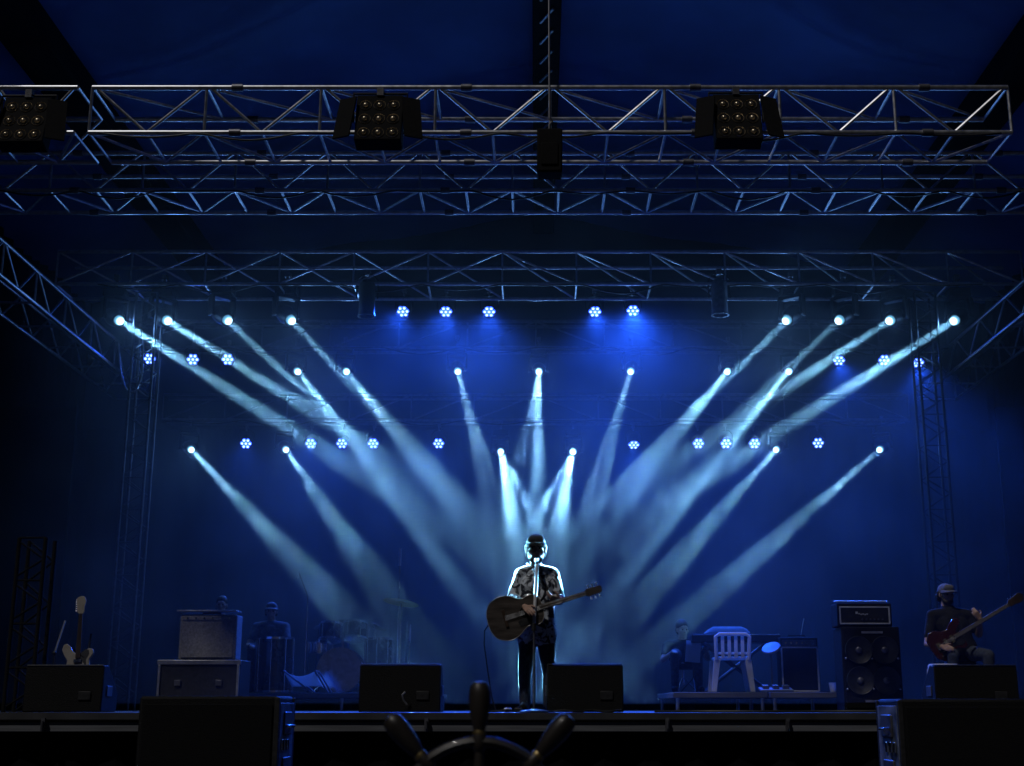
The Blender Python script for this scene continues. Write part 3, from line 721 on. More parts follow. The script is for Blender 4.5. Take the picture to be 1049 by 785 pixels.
MB().lathe([(0, 0), (.14, 0), (.14, .02), (.02, .03), (0, .03)], n=24).build('base', M['black'], t); MB().ball(pa, .025).build('joint', M['black'], t, off=o)

# ------------------------------------------------------------------ speakers and amplifiers
def wedge(x0, x1, ytop, d, label, dep=.5, group='black floor monitors along the stage edge', sideglint=True):
    a, b = Q(x0, 728, d), Q(x1, 728, d); W = b.x - a.x; H = Q(x0, ytop, d).z
    t = thing('floor_monitor', label, 'monitor speaker', ((a.x + b.x) / 2, d, 0), group=group)
    prof = [(0, .004), (.02, H - .012), (.16, H), (dep, H * .42), (dep * .96, .004)]
    m = Matrix(((0, 0, 1, 0), (1, 0, 0, 0), (0, 1, 0, 0), (0, 0, 0, 1)))
    MB().prism(prof, -W / 2, W / 2, m).build('cabinet', M['tolex'], t, bevel=.012)
    g = MB(); g.box((0, (.16 + dep) / 2, H * .71 + .012), (W * .9, ((dep - .16) ** 2 + (H * .58) ** 2) ** .5 * .92, .012), Matrix.Rotation(-math.atan2(H * .58, dep - .16), 3, 'X'))
    g.build('grille', M['grille'], t)
    for s_ in (-1, 1):
        MB().box((s_ * (W / 2 + .004), dep * .42, H * .45), (.012, .16, .10)).build('handle', M['aludark'], t, bevel=.004)
    MB().box((W * .28, .002, H * .35), (.12, .02, .08)).build('connector_plate', M['black'], t, bevel=.003)
    MB().tube((-W / 2 + .01, .018, H - .006), (W / 2 - .01, .018, H - .006), .006).build('edge_trim', M['black'], t)
    return t
wedge(367, 451, 680, 12.75, 'black floor monitor just left of the singer')
wedge(560, 639, 680, 12.75, 'black floor monitor just right of the singer')
wedge(22, 103, 681, 13.0, 'black floor monitor at far left in front of the standing electric guitar')
wedge(960, 1046, 681, 13.2, 'black floor monitor at far right below the bass player')
c = MB(); pp = [Q(417, 722, 12.70), Q(413, 717, 12.68), Q(412, 712, 12.67), Q(415, 709, 12.68)]
tag(c.path(pp, .009, 8).build('cable', M['alu'], off=pp[0], loc=pp[0]), 'short pale cable hooking up against the monitor left of the singer', 'cable')

def frontbox(x0, x1, ytop, side, label):
    d0, d1 = 9.0, 9.58; a, b = Q(x0, ytop, d0), Q(x1, ytop, d0); W = b.x - a.x; zt = a.z; H = zt + 1.4
    t = thing('speaker_box', label, 'speaker', ((a.x + b.x) / 2, d0, -1.4), group='big speaker boxes on the ground before the stage')
    dp = d1 - d0
    MB().box((0, dp / 2, H / 2), (W, dp, H)).build('cabinet', M['tolex'], t, bevel=.02)
    s = side
    pl = MB().box((s * (W / 2 + .006), dp / 2, H / 2), (.016, dp * .86, H * .94)).build('side_panel', M['scuff'], t, bevel=.003)
    for k, zz in enumerate((H - .18, H - .48, H - .8)):
        MB().box((s * (W / 2 + .018), dp * .5, zz), (.014, .26, .15)).build('handle_plate', M['aludark'], pl, bevel=.006)
        MB().path([(s * (W / 2 + .026), dp * .5 - .09, zz - .02), (s * (W / 2 + .05), dp * .5 - .07, zz - .02), (s * (W / 2 + .05), dp * .5 + .07, zz - .02), (s * (W / 2 + .026), dp * .5 + .09, zz - .02)], .01, 8).build('handle', M['chrome'], pl)
    for k in range(3):
        MB().box((s * (W / 2 + .02), .12 + .1 * k, H - .32), (.012, .05, .07)).build('latch', M['chrome'], pl, bevel=.004)
    for yy in (.012, dp - .012):
        MB().box((s * (W / 2 - .004), yy, H / 2), (.034, .034, H - .02)).build('corner_edge', M['black'], t, bevel=.004)
    MB().box((0, -.008, H / 2), (W * .93, .014, H * .93)).build('grille', M['grille'], t, bevel=.004)
    return t
frontbox(143, 285, 713, 1, 'big black speaker box at lower left before the stage')
frontbox(921, 1075, 716, -1, 'big black speaker box at lower right before the stage')

def amp(x0, x1, y0, y1, d, label, m_face, dep=.32, name='guitar_amplifier', z0=None, trim=True, knobs=6, panel=.16, parent_cat='amplifier', edge=None):
    a, b = Q(x0, y1, d), Q(x1, y1, d); W = b.x - a.x; zt = Q(x0, y0, d).z; zb = a.z if z0 is None else z0; H = zt - zb
    t = thing(name, label, parent_cat, ((a.x + b.x) / 2, d, zb))
    MB().box((0, dep / 2, H / 2), (W, dep, H)).build('cabinet', M['tolex'] if m_face is not M['greytolex'] else M['greytolex'], t, bevel=.015)
    MB().box((0, -.004, H * (1 - panel) / 2), (W * .9, .012, H * (1 - panel) * .88)).build('grille', m_face, t, bevel=.003)
    MB().box((0, -.004, H * (1 - panel / 2) - .01), (W * .9, .014, H * panel * .62)).build('control_panel', edge or M['aludark'], t, bevel=.003)
    for i in range(knobs):
        MB().tube((-W * .36 + W * .72 * i / max(1, knobs - 1), -.03, H * (1 - panel / 2) - .01), (-W * .36 + W * .72 * i / max(1, knobs - 1), -.008, H * (1 - panel / 2) - .01), .012).build('knob', M['chrome'], t)
    MB().path([(-.12, dep / 2, H + .0), (-.11, dep / 2, H + .03), (.11, dep / 2, H + .03), (.12, dep / 2, H + .0)], .01, 6).build('handle', M['black'], t)
    if trim:
        for s_ in (-1, 1): MB().box((s_ * W * .47, -.012, H * (1 - panel) / 2), (.02, .02, H * (1 - panel) * .95)).build('edge_trim', M['satin'], t, bevel=.003)
        MB().box((0, -.012, .018), (W * .94, .02, .02)).build('edge_trim', M['satin'], t, bevel=.003)
        MB().box((0, -.012, H * (1 - panel) - .004), (W * .94, .02, .02)).build('edge_trim', M['satin'], t, bevel=.003)
    return t
zc_ = Q(160, 676, 16.4).z
t = thing('flight_case', 'black flight case with pale edges carrying the grey amplifier', 'case', (Q(203, 700, 16.4).x, 16.4, 0))
Wc = Q(245, 676, 16.4).x - Q(161, 676, 16.4).x
MB().box((0, .3, zc_ / 2), (Wc, .6, zc_)).build('body', M['black'], t, bevel=.01)
MB().box((0, -.004, zc_ - .03), (Wc + .02, .03, .055)).build('lid_edge', M['case'], t, bevel=.006)
for s_ in (-1, 1):
    MB().box((s_ * (Wc / 2 - .02), -.006, zc_ / 2 - .03), (.03, .03, zc_ - .06)).build('corner_edge', M['case'], t, bevel=.004)
    MB().box((s_ * Wc * .25, -.012, zc_ * .55), (.08, .02, .07)).build('latch', M['aludark'], t, bevel=.004)
amp(182, 241, 630, 676, 16.55, 'grey fronted amplifier standing on the flight case at left', M['greytolex'], .3, z0=zc_ + .003, trim=False, panel=.12, edge=M['greytolex'])
ax = Q(212, 630, 16.55)
MB_ = MB().box((0, .12, .012), (.75, .3, .02)); tag(MB_.build('board', M['case'], bevel=.004, loc=(ax.x, 16.55, ax.z + .036)), 'thin pale slab painting in the lit top edge of the grey amplifier', 'board')  # pale slab added as the light catching the amplifier's top edge

amp(801, 840, 653, 703, 17.6, 'black combo amplifier with pale trim on the right riser', M['grille'], .3, z0=RZ + .003, panel=.18)
st0 = Q(821, 652, 17.7)
tag(MB().tube((0, 0, 0), (.06, .02, .24), .006).build('antenna', M['alu'], loc=(st0.x, 17.75, st0.z + .0)), 'thin slanted rod rising from the combo amplifier', 'rod')

# bass stack
d = 16.4
zc2 = Q(860, 642, d).z; x0, x1 = Q(861, 642, d).x, Q(921, 642, d).x; W = x1 - x0
t = thing('bass_cabinet', 'tall black speaker cabinet with four speakers under the bass amplifier', 'speaker', ((x0 + x1) / 2, d, 0))
MB().box((0, .22, zc2 / 2), (W, .44, zc2)).build('cabinet', M['tolex'], t, bevel=.018)
MB().box((0, -.004, zc2 / 2), (W * .92, .012, zc2 * .92)).build('grille', M['grille'], t, bevel=.003)
for zz in (zc2 * .93, zc2 * .12): MB().box((.02, -.014, zz), (W * .36, .012, .026)).build('badge', M['case'], t)
for i in (-1, 1):
    for zz in (zc2 * .72, zc2 * .36):
        s = MB().lathe([(0, -.0), (.05, .0), (.155, .02), (.165, .028), (.17, .02), (.17, .0), (.0, -.02)], Matrix.Translation((i * W * .22, -.012, zz)) @ Matrix.Rotation(R(90), 4, 'X'), 24).build('speaker_cone', M['black'], t)
        MB().ball((i * W * .22, -.026, zz), .042, 1, .5, 1).build('dust_cap', M['aludark'], s)
        for k in (-1, 1): MB().ball((i * W * .22 + k * .16, -.018, zz - .10), .018).build('bolt', M['chrome'], s)
ht = Q(857, 618, d).z - zc2; W2 = Q(913, 640, d).x - Q(857, 640, d).x; xm = (Q(913, 640, d).x + Q(857, 640, d).x) / 2
t = thing('bass_amplifier', 'bass amplifier head with a pale frame on top of the tall cabinet', 'amplifier', (xm + .02, d + .02, zc2 + .003))
MB().box((0, .17, ht / 2), (W2, .34, ht)).build('cabinet', M['tolex'], t, bevel=.012)
MB().box((0, -.004, ht * .46), (W2 * .86, .012, ht * .60)).build('front_panel', M['black'], t)
for zz in (ht * .82, ht * .12): MB().box((0, -.008, zz), (W2 * .92, .018, .018)).build('edge_trim', M['satin'], t, bevel=.003)
for s_ in (-1, 1): MB().box((s_ * W2 * .45, -.008, ht * .47), (.018, .018, ht * .68)).build('edge_trim', M['satin'], t, bevel=.003)
for i in range(6): MB().tube((-W2 * .05 + i * .05, -.03, ht * .3), (-W2 * .05 + i * .05, -.008, ht * .3), .011).build('knob', M['aludark'], t)
lg = MB()
for i, (x, z) in enumerate(((-.10, 0), (-.07, -.012), (-.045, -.02), (-.02, -.016), (.005, -.022), (.03, -.016))): lg.box((x, -.012, ht * .58 + z), (.02 if i else .028, .006, .016 if i else .03))
lg.build('logo', M['white'], t)
MB().tube((-W2 * .5, .17, ht + .03), (W2 * .5, .17, ht + .03), .012).build('handle', M['alu'], t)

# ------------------------------------------------------------------ risers and what stands on them
def riser(x0, x1, d, dep, label):
    a, b = Q(x0, 728, d), Q(x1, 728, d); W = b.x - a.x
    t = thing('riser', label, 'riser', ((a.x + b.x) / 2, d, 0))
    MB().box((0, dep / 2, RZ - .035), (W, dep, .07)).build('deck', M['strip'], t, bevel=.006)
    MB().box((0, dep / 2, RZ + .002), (W - .04, dep - .04, .006)).build('carpet', M['blackmatte'], t)
    n_ = max(2, int(W / 1.1) + 1)
    for i in range(n_):
        for yy in (.06, dep - .06):
            MB().tube((-W / 2 + .06 + (W - .12) * i / (n_ - 1), yy, .0), (-W / 2 + .06 + (W - .12) * i / (n_ - 1), yy, RZ - .07), .024).build('leg', M['alu'], t)
riser(252, 446, 17.6, 2.3, 'low riser with a pale edge under the drums at left')
riser(690, 787, 17.0, 2.2, 'low riser under the keyboard and white chair at right')
riser(790, 870, 17.0, 2.0, 'low riser under the combo amplifier at right')

def cyl_drum(name, label, c, r, h, m, cat='drum', tilt=None, legs=0, floor=RZ, lugs=8):
    t = thing(name, label, cat, c); q = tilt or Matrix()
    MB().lathe([(0, -h / 2), (r, -h / 2), (r, h / 2), (0, h / 2)], q, 32).build('shell', m, t)
    for s_ in (-1, 1):
        MB().lathe([(r - .005, s_ * h / 2 - .014), (r + .012, s_ * h / 2 - .014), (r + .012, s_ * h / 2 + .014), (r - .005, s_ * h / 2 + .014)], q, 32).build('hoop', M['chrome'], t)
    MB().lathe([(0, h / 2 + .003), (r - .008, h / 2 + .003), (r - .008, h / 2 + .006), (0, h / 2 + .006)], q, 32).build('drum_head', M['drumhead'], t)
    for k in range(lugs):
        a = k * 2 * math.pi / lugs; e = q @ V(((r + .012) * math.cos(a), (r + .012) * math.sin(a), 0))
        MB().tube(q @ V(((r + .014) * math.cos(a), (r + .014) * math.sin(a), -h / 2)), q @ V(((r + .014) * math.cos(a), (r + .014) * math.sin(a), h / 2)), .007).build('lug', M['chrome'], t)
    for k in range(legs):
        a = .5 + k * 2.094; x, y = (r + .03) * math.cos(a), (r + .03) * math.sin(a)
        MB().tube((x, y, floor - c[2]), (x, y, .1), .01).build('leg', M['chrome'], t)
    return t
X90 = Matrix.Rotation(R(90), 4, 'X')
kc = Q(350, 679, 18.6)
bd = cyl_drum('bass_drum', 'large black bass drum facing the audience at left', (kc.x, 18.6, RZ + .31), .30, .42, M['drumshell'], tilt=X90)
for s_ in (-1, 1): MB().tube((s_ * .24, -.12, -.18), (s_ * .36, -.22, -.305), .012).build('spur', M['chrome'], bd)
MB().tube((0, .05, .3), (0, .05, .52), .014).build('tom_mount', M['chrome'], bd)
for px, py, r_, lab in ((338, 648, .15, 'left small tom drum above the bass drum'), (364, 647, .165, 'right small tom drum above the bass drum')):
    c = Q(px, py, 18.65); cyl_drum('tom_drum', lab, c, r_, .22, M['drumshell'], tilt=Matrix.Rotation(R(-14), 4, 'X'), lugs=6)
c = Q(388, 668, 18.9); cyl_drum('floor_tom', 'black floor tom at the right of the drum kit', c, .19, .36, M['drumshell'], legs=3)
c = Q(327, 664, 18.95); cyl_drum('snare_drum', 'chrome edged snare drum at the left of the kit', c, .17, .13, M['chrome'], legs=3)
c = Q(281, 680, 18.0); cyl_drum('hand_drum', 'dark drum with a bright rim in front of the percussionist', (c.x, 18.0, RZ + .37), .24, .70, M['drumshell'], legs=0)

def cymbal(px, py, d, r, tilt, label, floor=RZ, m=None, xt=-8):
    c = Q(px, py, d); t = thing('cymbal', label, 'cymbal', (c.x, c.y, floor)); z = c.z - floor
    q = Matrix.Translation((0, 0, z)) @ Matrix.Rotation(R(tilt), 4, 'Y') @ Matrix.Rotation(R(xt), 4, 'X')
    MB().lathe([(0, .035), (.03, .03), (.045, .012), (r * .6, .004), (r, -.008), (r, -.011), (r * .6, 0), (.045, .008), (0, .02)], q, 36).build('plate', m or M['brass'], t)
    MB().tube((0, 0, .1), (0, 0, z - .01), .011).tube((0, 0, .1), (0, 0, z * .6), .015).build('post', M['chrome'], t)
    for k in range(3):
        a = .4 + k * 2.094; MB().tube((0, 0, .3), (.25 * math.cos(a), .25 * math.sin(a), .01), .01).build('leg', M['chrome'], t)
    return t
cymbal(411, 617, 17.9, .24, 8, 'blue lit cymbal high on a stand right of the drum kit')
cymbal(333, 640, 18.9, .17, -16, 'left cymbal of the drum kit, tilted over the snare', m=M['dimbrass'])
cymbal(384, 641, 19.2, .18, 20, 'right cymbal of the drum kit, above the floor tom', m=M['dimbrass'])
cymbal(358, 637, 19.4, .15, 7, 'rear cymbal of the drum kit, between its neighbours', m=M['dimbrass'])

def micstand(px, ytop, d, label, floor=RZ, mic=True, thick=.018, boom=None):
    c = Q(px, ytop, d); t = thing('overhead_stand', label, 'stand', (c.x, d, floor)); z = c.z - floor
    MB().tube((0, 0, .05), (0, 0, z - .2), .010).build('post', M['chrome'], t)
    for k in range(3):
        a = .9 + k * 2.094; MB().tube((0, 0, .25), (.26 * math.cos(a), .26 * math.sin(a), .01), .009).build('leg', M['black'], t)
    if boom is None:
        MB().tube((0, 0, z - .24), (0, 0, z), thick).build('microphone', M['satin'], t)
    else:
        e = Q(boom[0], boom[1], d) - V((c.x, d, floor))
        MB().tube((0, 0, z - .2), e, .008).build('boom', M['black'], t); MB().cap(e, e + V((-.02, 0, -.08)), .016, .02).build('microphone', M['aludark'], t)
micstand(410, 562, 18.2, 'tall stand with an upright pale microphone above the blue cymbal')
micstand(420, 640, 17.8, 'short chrome stand right of the blue cymbal', thick=.014)
micstand(316, 596, 18.4, 'dark boom stand left of the drum kit reaching over it', boom=(306, 586))

# folding stool lit blue
c = Q(312, 705, 17.9)
t = thing('folding_stool', 'small folding stool with a blue lit cloth seat left of the drums', 'stool', (c.x, 17.8, RZ + .005))
sp_ = MB(); vs = []
for i in range(9):
    u = i / 8
    for k in range(7):
        v_ = k / 6; vs.append((-.26 + .40 * u * (1 - .0 * v_) + .10 * v_, -.02 + .06 * v_, .27 - .19 * v_ - .06 * math.sin(math.pi * u) * (1 - v_)))
sp_.add(vs, [(i * 7 + k, i * 7 + k + 1, (i + 1) * 7 + k + 1, (i + 1) * 7 + k) for i in range(8) for k in range(6)])
so_ = sp_.build('seat', M['paper'], t); so_.modifiers.new('thick', 'SOLIDIFY').thickness = .006
for yy in (-.05, .25):
    MB().tube((-.26, yy, .28), (.12, yy, .0), .012).build('leg', M['bluepad'], t); MB().tube((.16, yy, .28), (.34, yy, .0), .012).build('leg', M['bluepad'], t)
MB().tube((-.26, -.05, .28), (-.26, .25, .28), .012).build('frame', M['bluepad'], t); MB().tube((.16, -.05, .28), (.16, .25, .28), .012).build('frame', M['bluepad'], t)

# keyboard, chair, lid, sheet
d = 17.75; kz = Q(750, 654, d).z; kx0, kx1 = Q(709, 650, d).x, Q(800, 650, d).x; W = kx1 - kx0
t = thing('keyboard', 'long black stage keyboard on a crossed stand at right', 'keyboard', ((kx0 + kx1) / 2, d, RZ)); z = kz - RZ
MB().box((0, .18, z), (W, .34, .11)).build('body', M['black'], t, bevel=.015)
MB().box((0, .30, z + .058), (W * .9, .17, .012)).build('keys', M['white'], t)
MB().box((0, .004, z + .045), (W * .98, .01, .012)).build('edge_trim', M['aludark'], t)
for yy in (.06, .30):
    for s_ in (-1, 1): MB().tube((-s_ * .42, yy + s_ * .02, .02), (s_ * .42, yy + s_ * .02, z - .06), .017).build('stand_leg', M['aludark'], t)
for s_ in (-1, 1):
    MB().tube((s_ * .42, -.02, z - .065), (s_ * .42, .38, z - .065), .017).build('stand_rail', M['aludark'], t); MB().tube((s_ * .42, -.06, .02), (s_ * .42, .42, .02), .017).build('stand_foot', M['aludark'], t)
c = Q(745, 643, d + .12)
lid = MB(); vs = []
for k, (sx_, sy_, zz) in enumerate(((.30, .14, 0), (.31, .15, .012), (.26, .12, .06), (.20, .09, .085), (0, 0, .092))):
    for i in range(24):
        a = 2 * math.pi * i / 24; e = .5
        vs.append((sx_ * math.copysign(abs(math.cos(a)) ** e, math.cos(a)), sy_ * math.copysign(abs(math.sin(a)) ** e, math.sin(a)), zz + .008 * math.sin(3 * a + k)))
lid.add(vs, [(k * 24 + i, k * 24 + (i + 1) % 24, (k + 1) * 24 + (i + 1) % 24, (k + 1) * 24 + i) for k in range(4) for i in range(24)] + [tuple(range(24))[::-1]])
tag(lid.build('folded_cloth', M['paletee'], loc=(c.x, d + .18, kz + .067)), 'pale folded cloth lying on the black keyboard', 'cloth')

def plastic_chair(x, y, floor, label, h_seat=.44, W=.46, back=.40, face=1, name='plastic_chair', cat='chair'):
    t = thing(name, label, cat, (x, y, floor))
    m = M['white']; w = W / 2
    if back:                                    # seen from behind: the backrest is nearest the camera
        MB().box((0, .25, h_seat), (W, .44, .035)).build('seat', m, t, bevel=.012)
        for s_ in (-1, 1):
            for yy in (.04, .44):
                MB().prism([(s_ * (w + .03) - .032, 0), (s_ * (w + .03) + .032, 0), (s_ * (w - .02) + .042, h_seat - .02), (s_ * (w - .02) - .042, h_seat - .02)], -.02, .02, Matrix.Translation((0, yy, 0)) @ X90).build('leg', m, t, bevel=.006)
        bk = MB(); bk.path([(-w + .01, .02, h_seat - .02), (-w + .0, -.03, h_seat + back * .9), (-w + .05, -.04, h_seat + back), (w - .05, -.04, h_seat + back), (w - .0, -.03, h_seat + back * .9), (w - .01, .02, h_seat - .02)], .024, 10)
        b_ = bk.build('backrest', m, t)
        for i in range(4): MB().box(((-.5 + (i + .5) / 4) * W * .78, -.01, h_seat + back * .48), (.042, .014, back * .96), Matrix.Rotation(R(5), 3, 'X')).build('slat', m, b_)
        MB().box((0, .02, h_seat + .06), (W * .9, .014, .03)).build('rail', m, b_)
    else:
        MB().lathe([(0, h_seat), (w * .8, h_seat), (w * .88, h_seat - .02), (w * .88, h_seat - .06), (0, h_seat - .06)], n=24).build('seat', m, t)
        for k in range(4):
            a = .78 + k * math.pi / 2; ca, sa = math.cos(a), math.sin(a)
            MB().tube((w * .85 * ca, w * .85 * sa, h_seat - .05), (w * 1.15 * ca, w * 1.15 * sa, 0), .035, .028, 8).build('leg', m, t)
        MB().lathe([(w * .9, .2), (w * .96, .2), (w * .96, .17), (w * .9, .17)], n=24).build('stretcher', m, t)
    return t
c = Q(752, 708, 17.2); plastic_chair(c.x, 17.2, RZ + .005, 'white plastic chair seen from behind in front of the keyboard', .43, .44, .30)
c = Q(957, 716, 14.3); plastic_chair(c.x + .12, 14.3, 0, 'white plastic stool left of the monitor at far right', .5, .36, 0, name='plastic_stool', cat='stool')

c = Q(710, 668, 17.9)
t = thing('music_stand', 'small music stand holding a bright sheet beside the keyboard player', 'music stand', (c.x, 17.9, RZ)); z = c.z - RZ
MB().box((0, .012, z), (.22, .012, .26), Matrix.Rotation(R(-12), 3, 'X')).build('desk', M['black'], t)
MB().tube((0, .03, .08), (0, .03, z - .05), .01).build('post', M['black'], t)
for k in range(3):
    a = .5 + k * 2.094; MB().tube((0, .03, .2), (.2 * math.cos(a), .03 + .2 * math.sin(a), .01), .008).build('leg', M['black'], t)
tag(MB().box((0, -.004, .005), (.20, .004, .29), Matrix.Rotation(R(-12), 3, 'X') @ Matrix.Rotation(R(6), 3, 'Y')).build('sheet', M['paper'], loc=(c.x, 17.9, c.z)), 'bright blue lit sheet of paper on the music stand', 'sheet')
c = Q(790, 664, 17.5)
t = thing('drum_pad', 'oval blue grey pad on a thin stand between keyboard and combo amplifier', 'drum pad', (c.x, 17.5, RZ)); z = c.z - RZ
MB().lathe([(0, -.02), (.12, -.02), (.13, 0), (.12, .015), (0, .02)], Matrix.Translation((0, 0, z)) @ Matrix.Rotation(R(-22), 4, 'Y') @ Matrix.Rotation(R(30), 4, 'X'), 24).build('pad', M['bluepad'], t)
MB().tube((0, .02, 0), (0, .02, z - .02), .012).build('post', M['aludark'], t); MB().lathe([(0, 0), (.14, 0), (.14, .015), (0, .02)], n=20).build('base', M['black'], t)
c = Q(797, 706, 17.1)
t = thing('pedal_board', 'flat blue grey pedal board on the edge of the right riser', 'pedal board', (c.x, 17.15, RZ + .006))
MB().box((0, .12, .03), (.42, .26, .03), Matrix.Rotation(R(8), 3, 'X')).build('board', M['bluepad'], t, bevel=.006)
for i in range(3): MB().box((-.13 + .13 * i, .12, .065), (.08, .12, .045), Matrix.Rotation(R(8), 3, 'X')).build('pedal', M['aludark'], t, bevel=.006)
c = Q(853, 700, 17.1)
tag(MB().lathe([(0, 0), (.036, 0), (.05, .11), (.053, .115), (.047, .115), (.034, .01), (0, .01)], n=20).build('cup', M['white'], loc=(c.x, 17.1, RZ + .006)), 'white cup standing on the right riser beside the combo amplifier', 'cup')

# pedals, cables at the singer's feet
for i, (px, lab) in enumerate(((520, 'small silver effect pedal by the left foot of the singer'), (531, 'dark effect pedal close to the left shoe of the singer'))):
    c = Q(px, 726, 12.7); t = thing('effect_pedal', lab, 'pedal', (c.x, 12.72, 0))
    MB().box((0, .06, .022), (.075, .12, .04)).build('body', M['case'] if i == 0 else M['black'], t, bevel=.006); MB().tube((0, .03, .04), (0, .03, .056), .012).build('switch', M['chrome'], t)
    for k in (-1, 1): MB().tube((k * .02, .095, .04), (k * .02, .095, .052), .009).build('knob', M['black'], t)
pts = [Q(500, 641, D - .25), Q(496.5, 646, D - .2), Q(496, 660, D - .15), Q(500, 690, D - .15), Q(504, 715, D - .12)]
pts += [V((pts[-1].x + .04, D - .15, .012)), V((pts[-1].x + .15, D - .3, .012)), V((pts[-1].x + .22, D - .22, .012))]
tag(MB().path(pts, .007, 6).build('guitar_cable', M['rubber'], off=pts[0], loc=pts[0]), 'thin cable falling from the acoustic guitar to the pedals', 'cable')
pts = [V((-.55 + .09 * i, 12.62 + .06 * math.sin(i * 1.7) , .012 + (.012 if i % 3 == 0 else 0))) for i in range(16)]
tag(MB().path(pts, .01, 6).build('floor_cable', M['rubber'], off=pts[0], loc=pts[0]), 'black cable winding along the stage edge at the feet of the singer', 'cable')
pts = [V((1.1 + .25 * i, 12.45 + .05 * math.sin(i * 1.3), .012)) for i in range(16)]
tag(MB().path(pts, .012, 6).build('floor_cable', M['rubber'], off=pts[0], loc=pts[0]), 'black cable lying along the stage edge right of the singer', 'cable')

# ------------------------------------------------------------------ things on the trusses
def blinder(px, py, d, label):
    c = Q(px, py, d); t = thing('blinder_lamp', label, 'stage lamp', c, group='unlit lamp clusters on the front truss')
    MB().box((0, .10, 0), (.50, .2, .60), Matrix.Rotation(R(-14), 3, 'X')).build('housing', M['blackmatte'], t, bevel=.01)
    q = Matrix.Rotation(R(-14), 4, 'X')
    for i in (-1, 0, 1):
        for k in (-1, 0, 1):
            mm = q @ Matrix.Translation((i * .152, -.004, k * .185)) @ X90
            ln = MB().lathe([(0, -.03), (.042, -.024), (.066, .008), (.068, .002), (.045, -.035), (0, -.04)], mm, 20).build('reflector', M['glass'], t)
            MB().ball((mm @ V((0, 0, .0))), .03).build('bulb', M['glass'], ln)
        if i: MB().box((i * .36, -.03, 0), (.20, .02, .52), Matrix.Rotation(R(i * 24), 3, 'Z') @ Matrix.Rotation(R(-14), 3, 'X')).build('barn_door', M['blackmatte'], t)
    MB().path([(-.29, .1, 0), (-.29, .1, .34), (.29, .1, .34), (.29, .1, 0)], .016, 6).build('yoke', M['black'], t)
    MB().box((0, .10, .35), (.07, .1, .09)).build('clamp', M['aludark'], t)
blinder(24, 124, 12.85, 'unlit lamp cluster at the far left end of the front truss')
blinder(388, 122, 12.85, 'unlit lamp cluster left of the centre on the front truss')
blinder(756, 121, 12.85, 'unlit lamp cluster right of the centre on the front truss')
def profile(px, py, d, label):
    c = Q(px, py, d); t = thing('hanging_lamp', label, 'stage lamp', c, group='unlit cylinder lamps on the third truss')
    MB().lathe([(0, .3), (.08, .3), (.13, .24), (.13, -.26), (.145, -.3), (.12, -.3), (.11, -.24), (0, -.2)], n=24).build('can', M['black'] if px < 500 else M['aludark'], t)
    MB().path([(-.17, 0, 0), (-.17, 0, .3), (-.08, 0, .4), (.08, 0, .4), (.17, 0, .3), (.17, 0, 0)], .014, 6).build('yoke', M['black'], t)
    MB().box((0, 0, .43), (.08, .1, .09)).build('clamp', M['aludark'], t)
profile(376, 306, 20.0, 'black cylinder lamp hanging left of the centre below the third truss')
profile(737, 305, 20.0, 'grey cylinder lamp with a bright side hanging right of the centre')
c = Q(563, 158, 12.95)
t = thing('chain_hoist', 'black chain hoist box hanging in front of the truss at the centre', 'hoist', c)
MB().box((0, 0, 0), (.27, .24, .5)).build('motor', M['blackmatte'], t, bevel=.02); MB().box((0, -.125, -.05), (.18, .02, .25)).build('cover', M['blackmatte'], t, bevel=.008)
MB().path([(0, 0, .25), (0, 0, .34), (.03, 0, .38), (0, 0, .42)], .016, 6).build('hook', M['aludark'], t)
MB().tube((0, .0, .4), (0, .3, 3.2), .012).build('chain', M['aludark'], t)
def cable(pts, label, r=.012, m=None):
    pts = [V(p) for p in pts]; out = []
    for i in range(len(pts) - 1):
        for k in range(6): out.append(pts[i].lerp(pts[i + 1], k / 6))
    for _ in range(4): out = [out[0]] + [(out[i - 1] + out[i] * 2 + out[i + 1]) / 4 for i in range(1, len(out) - 1)] + [out[-1]]
    tag(MB().path(out, r, 6).build('truss_cable', m or M['rubber'], off=out[0], loc=out[0]), label, 'cable', 'cables on the trusses')
def swag(a, b, n, sag, label):
    a, b = V(a), V(b); pts = []
    for i in range(n):
        for k in range(4):
            t = (i + k / 4) / n; pts.append(a.lerp(b, t) - V((0, 0, sag * math.sin(math.pi * k / 4) * (.6 + .5 * math.sin(i * 2.3)))))
    pts.append(b); cable(pts, label)
swag(Q(100, 136, 13.18), Q(1030, 136, 13.18), 9, .10, 'black cable looped along the lower tube of the front truss')
swag(Q(0, 195, 16.18), Q(1049, 195, 16.18), 13, .13, 'black cable looped along the lower tube of the second truss')
swag(Q(100, 291, 19.98), Q(1010, 291, 19.98), 11, .16, 'black cable looped along the third truss above the top moving heads')
swag((-7, 22.98, 6.45), (7, 22.98, 6.45), 10, .16, 'black cable looped along the dim fourth truss')
swag((-7, 24.48, 5.42), (7, 24.48, 5.42), 10, .14, 'black cable looped along the dim rear truss')
cable([Q(121, 350, 20.2), Q(124, 385, 20.2), Q(130, 401, 20.2), Q(139, 402, 20.2), Q(146, 385, 20.2), Q(147, 340, 20.2)], 'pale cable hanging in a loop below the left end of the third truss', .016, M['alu'])

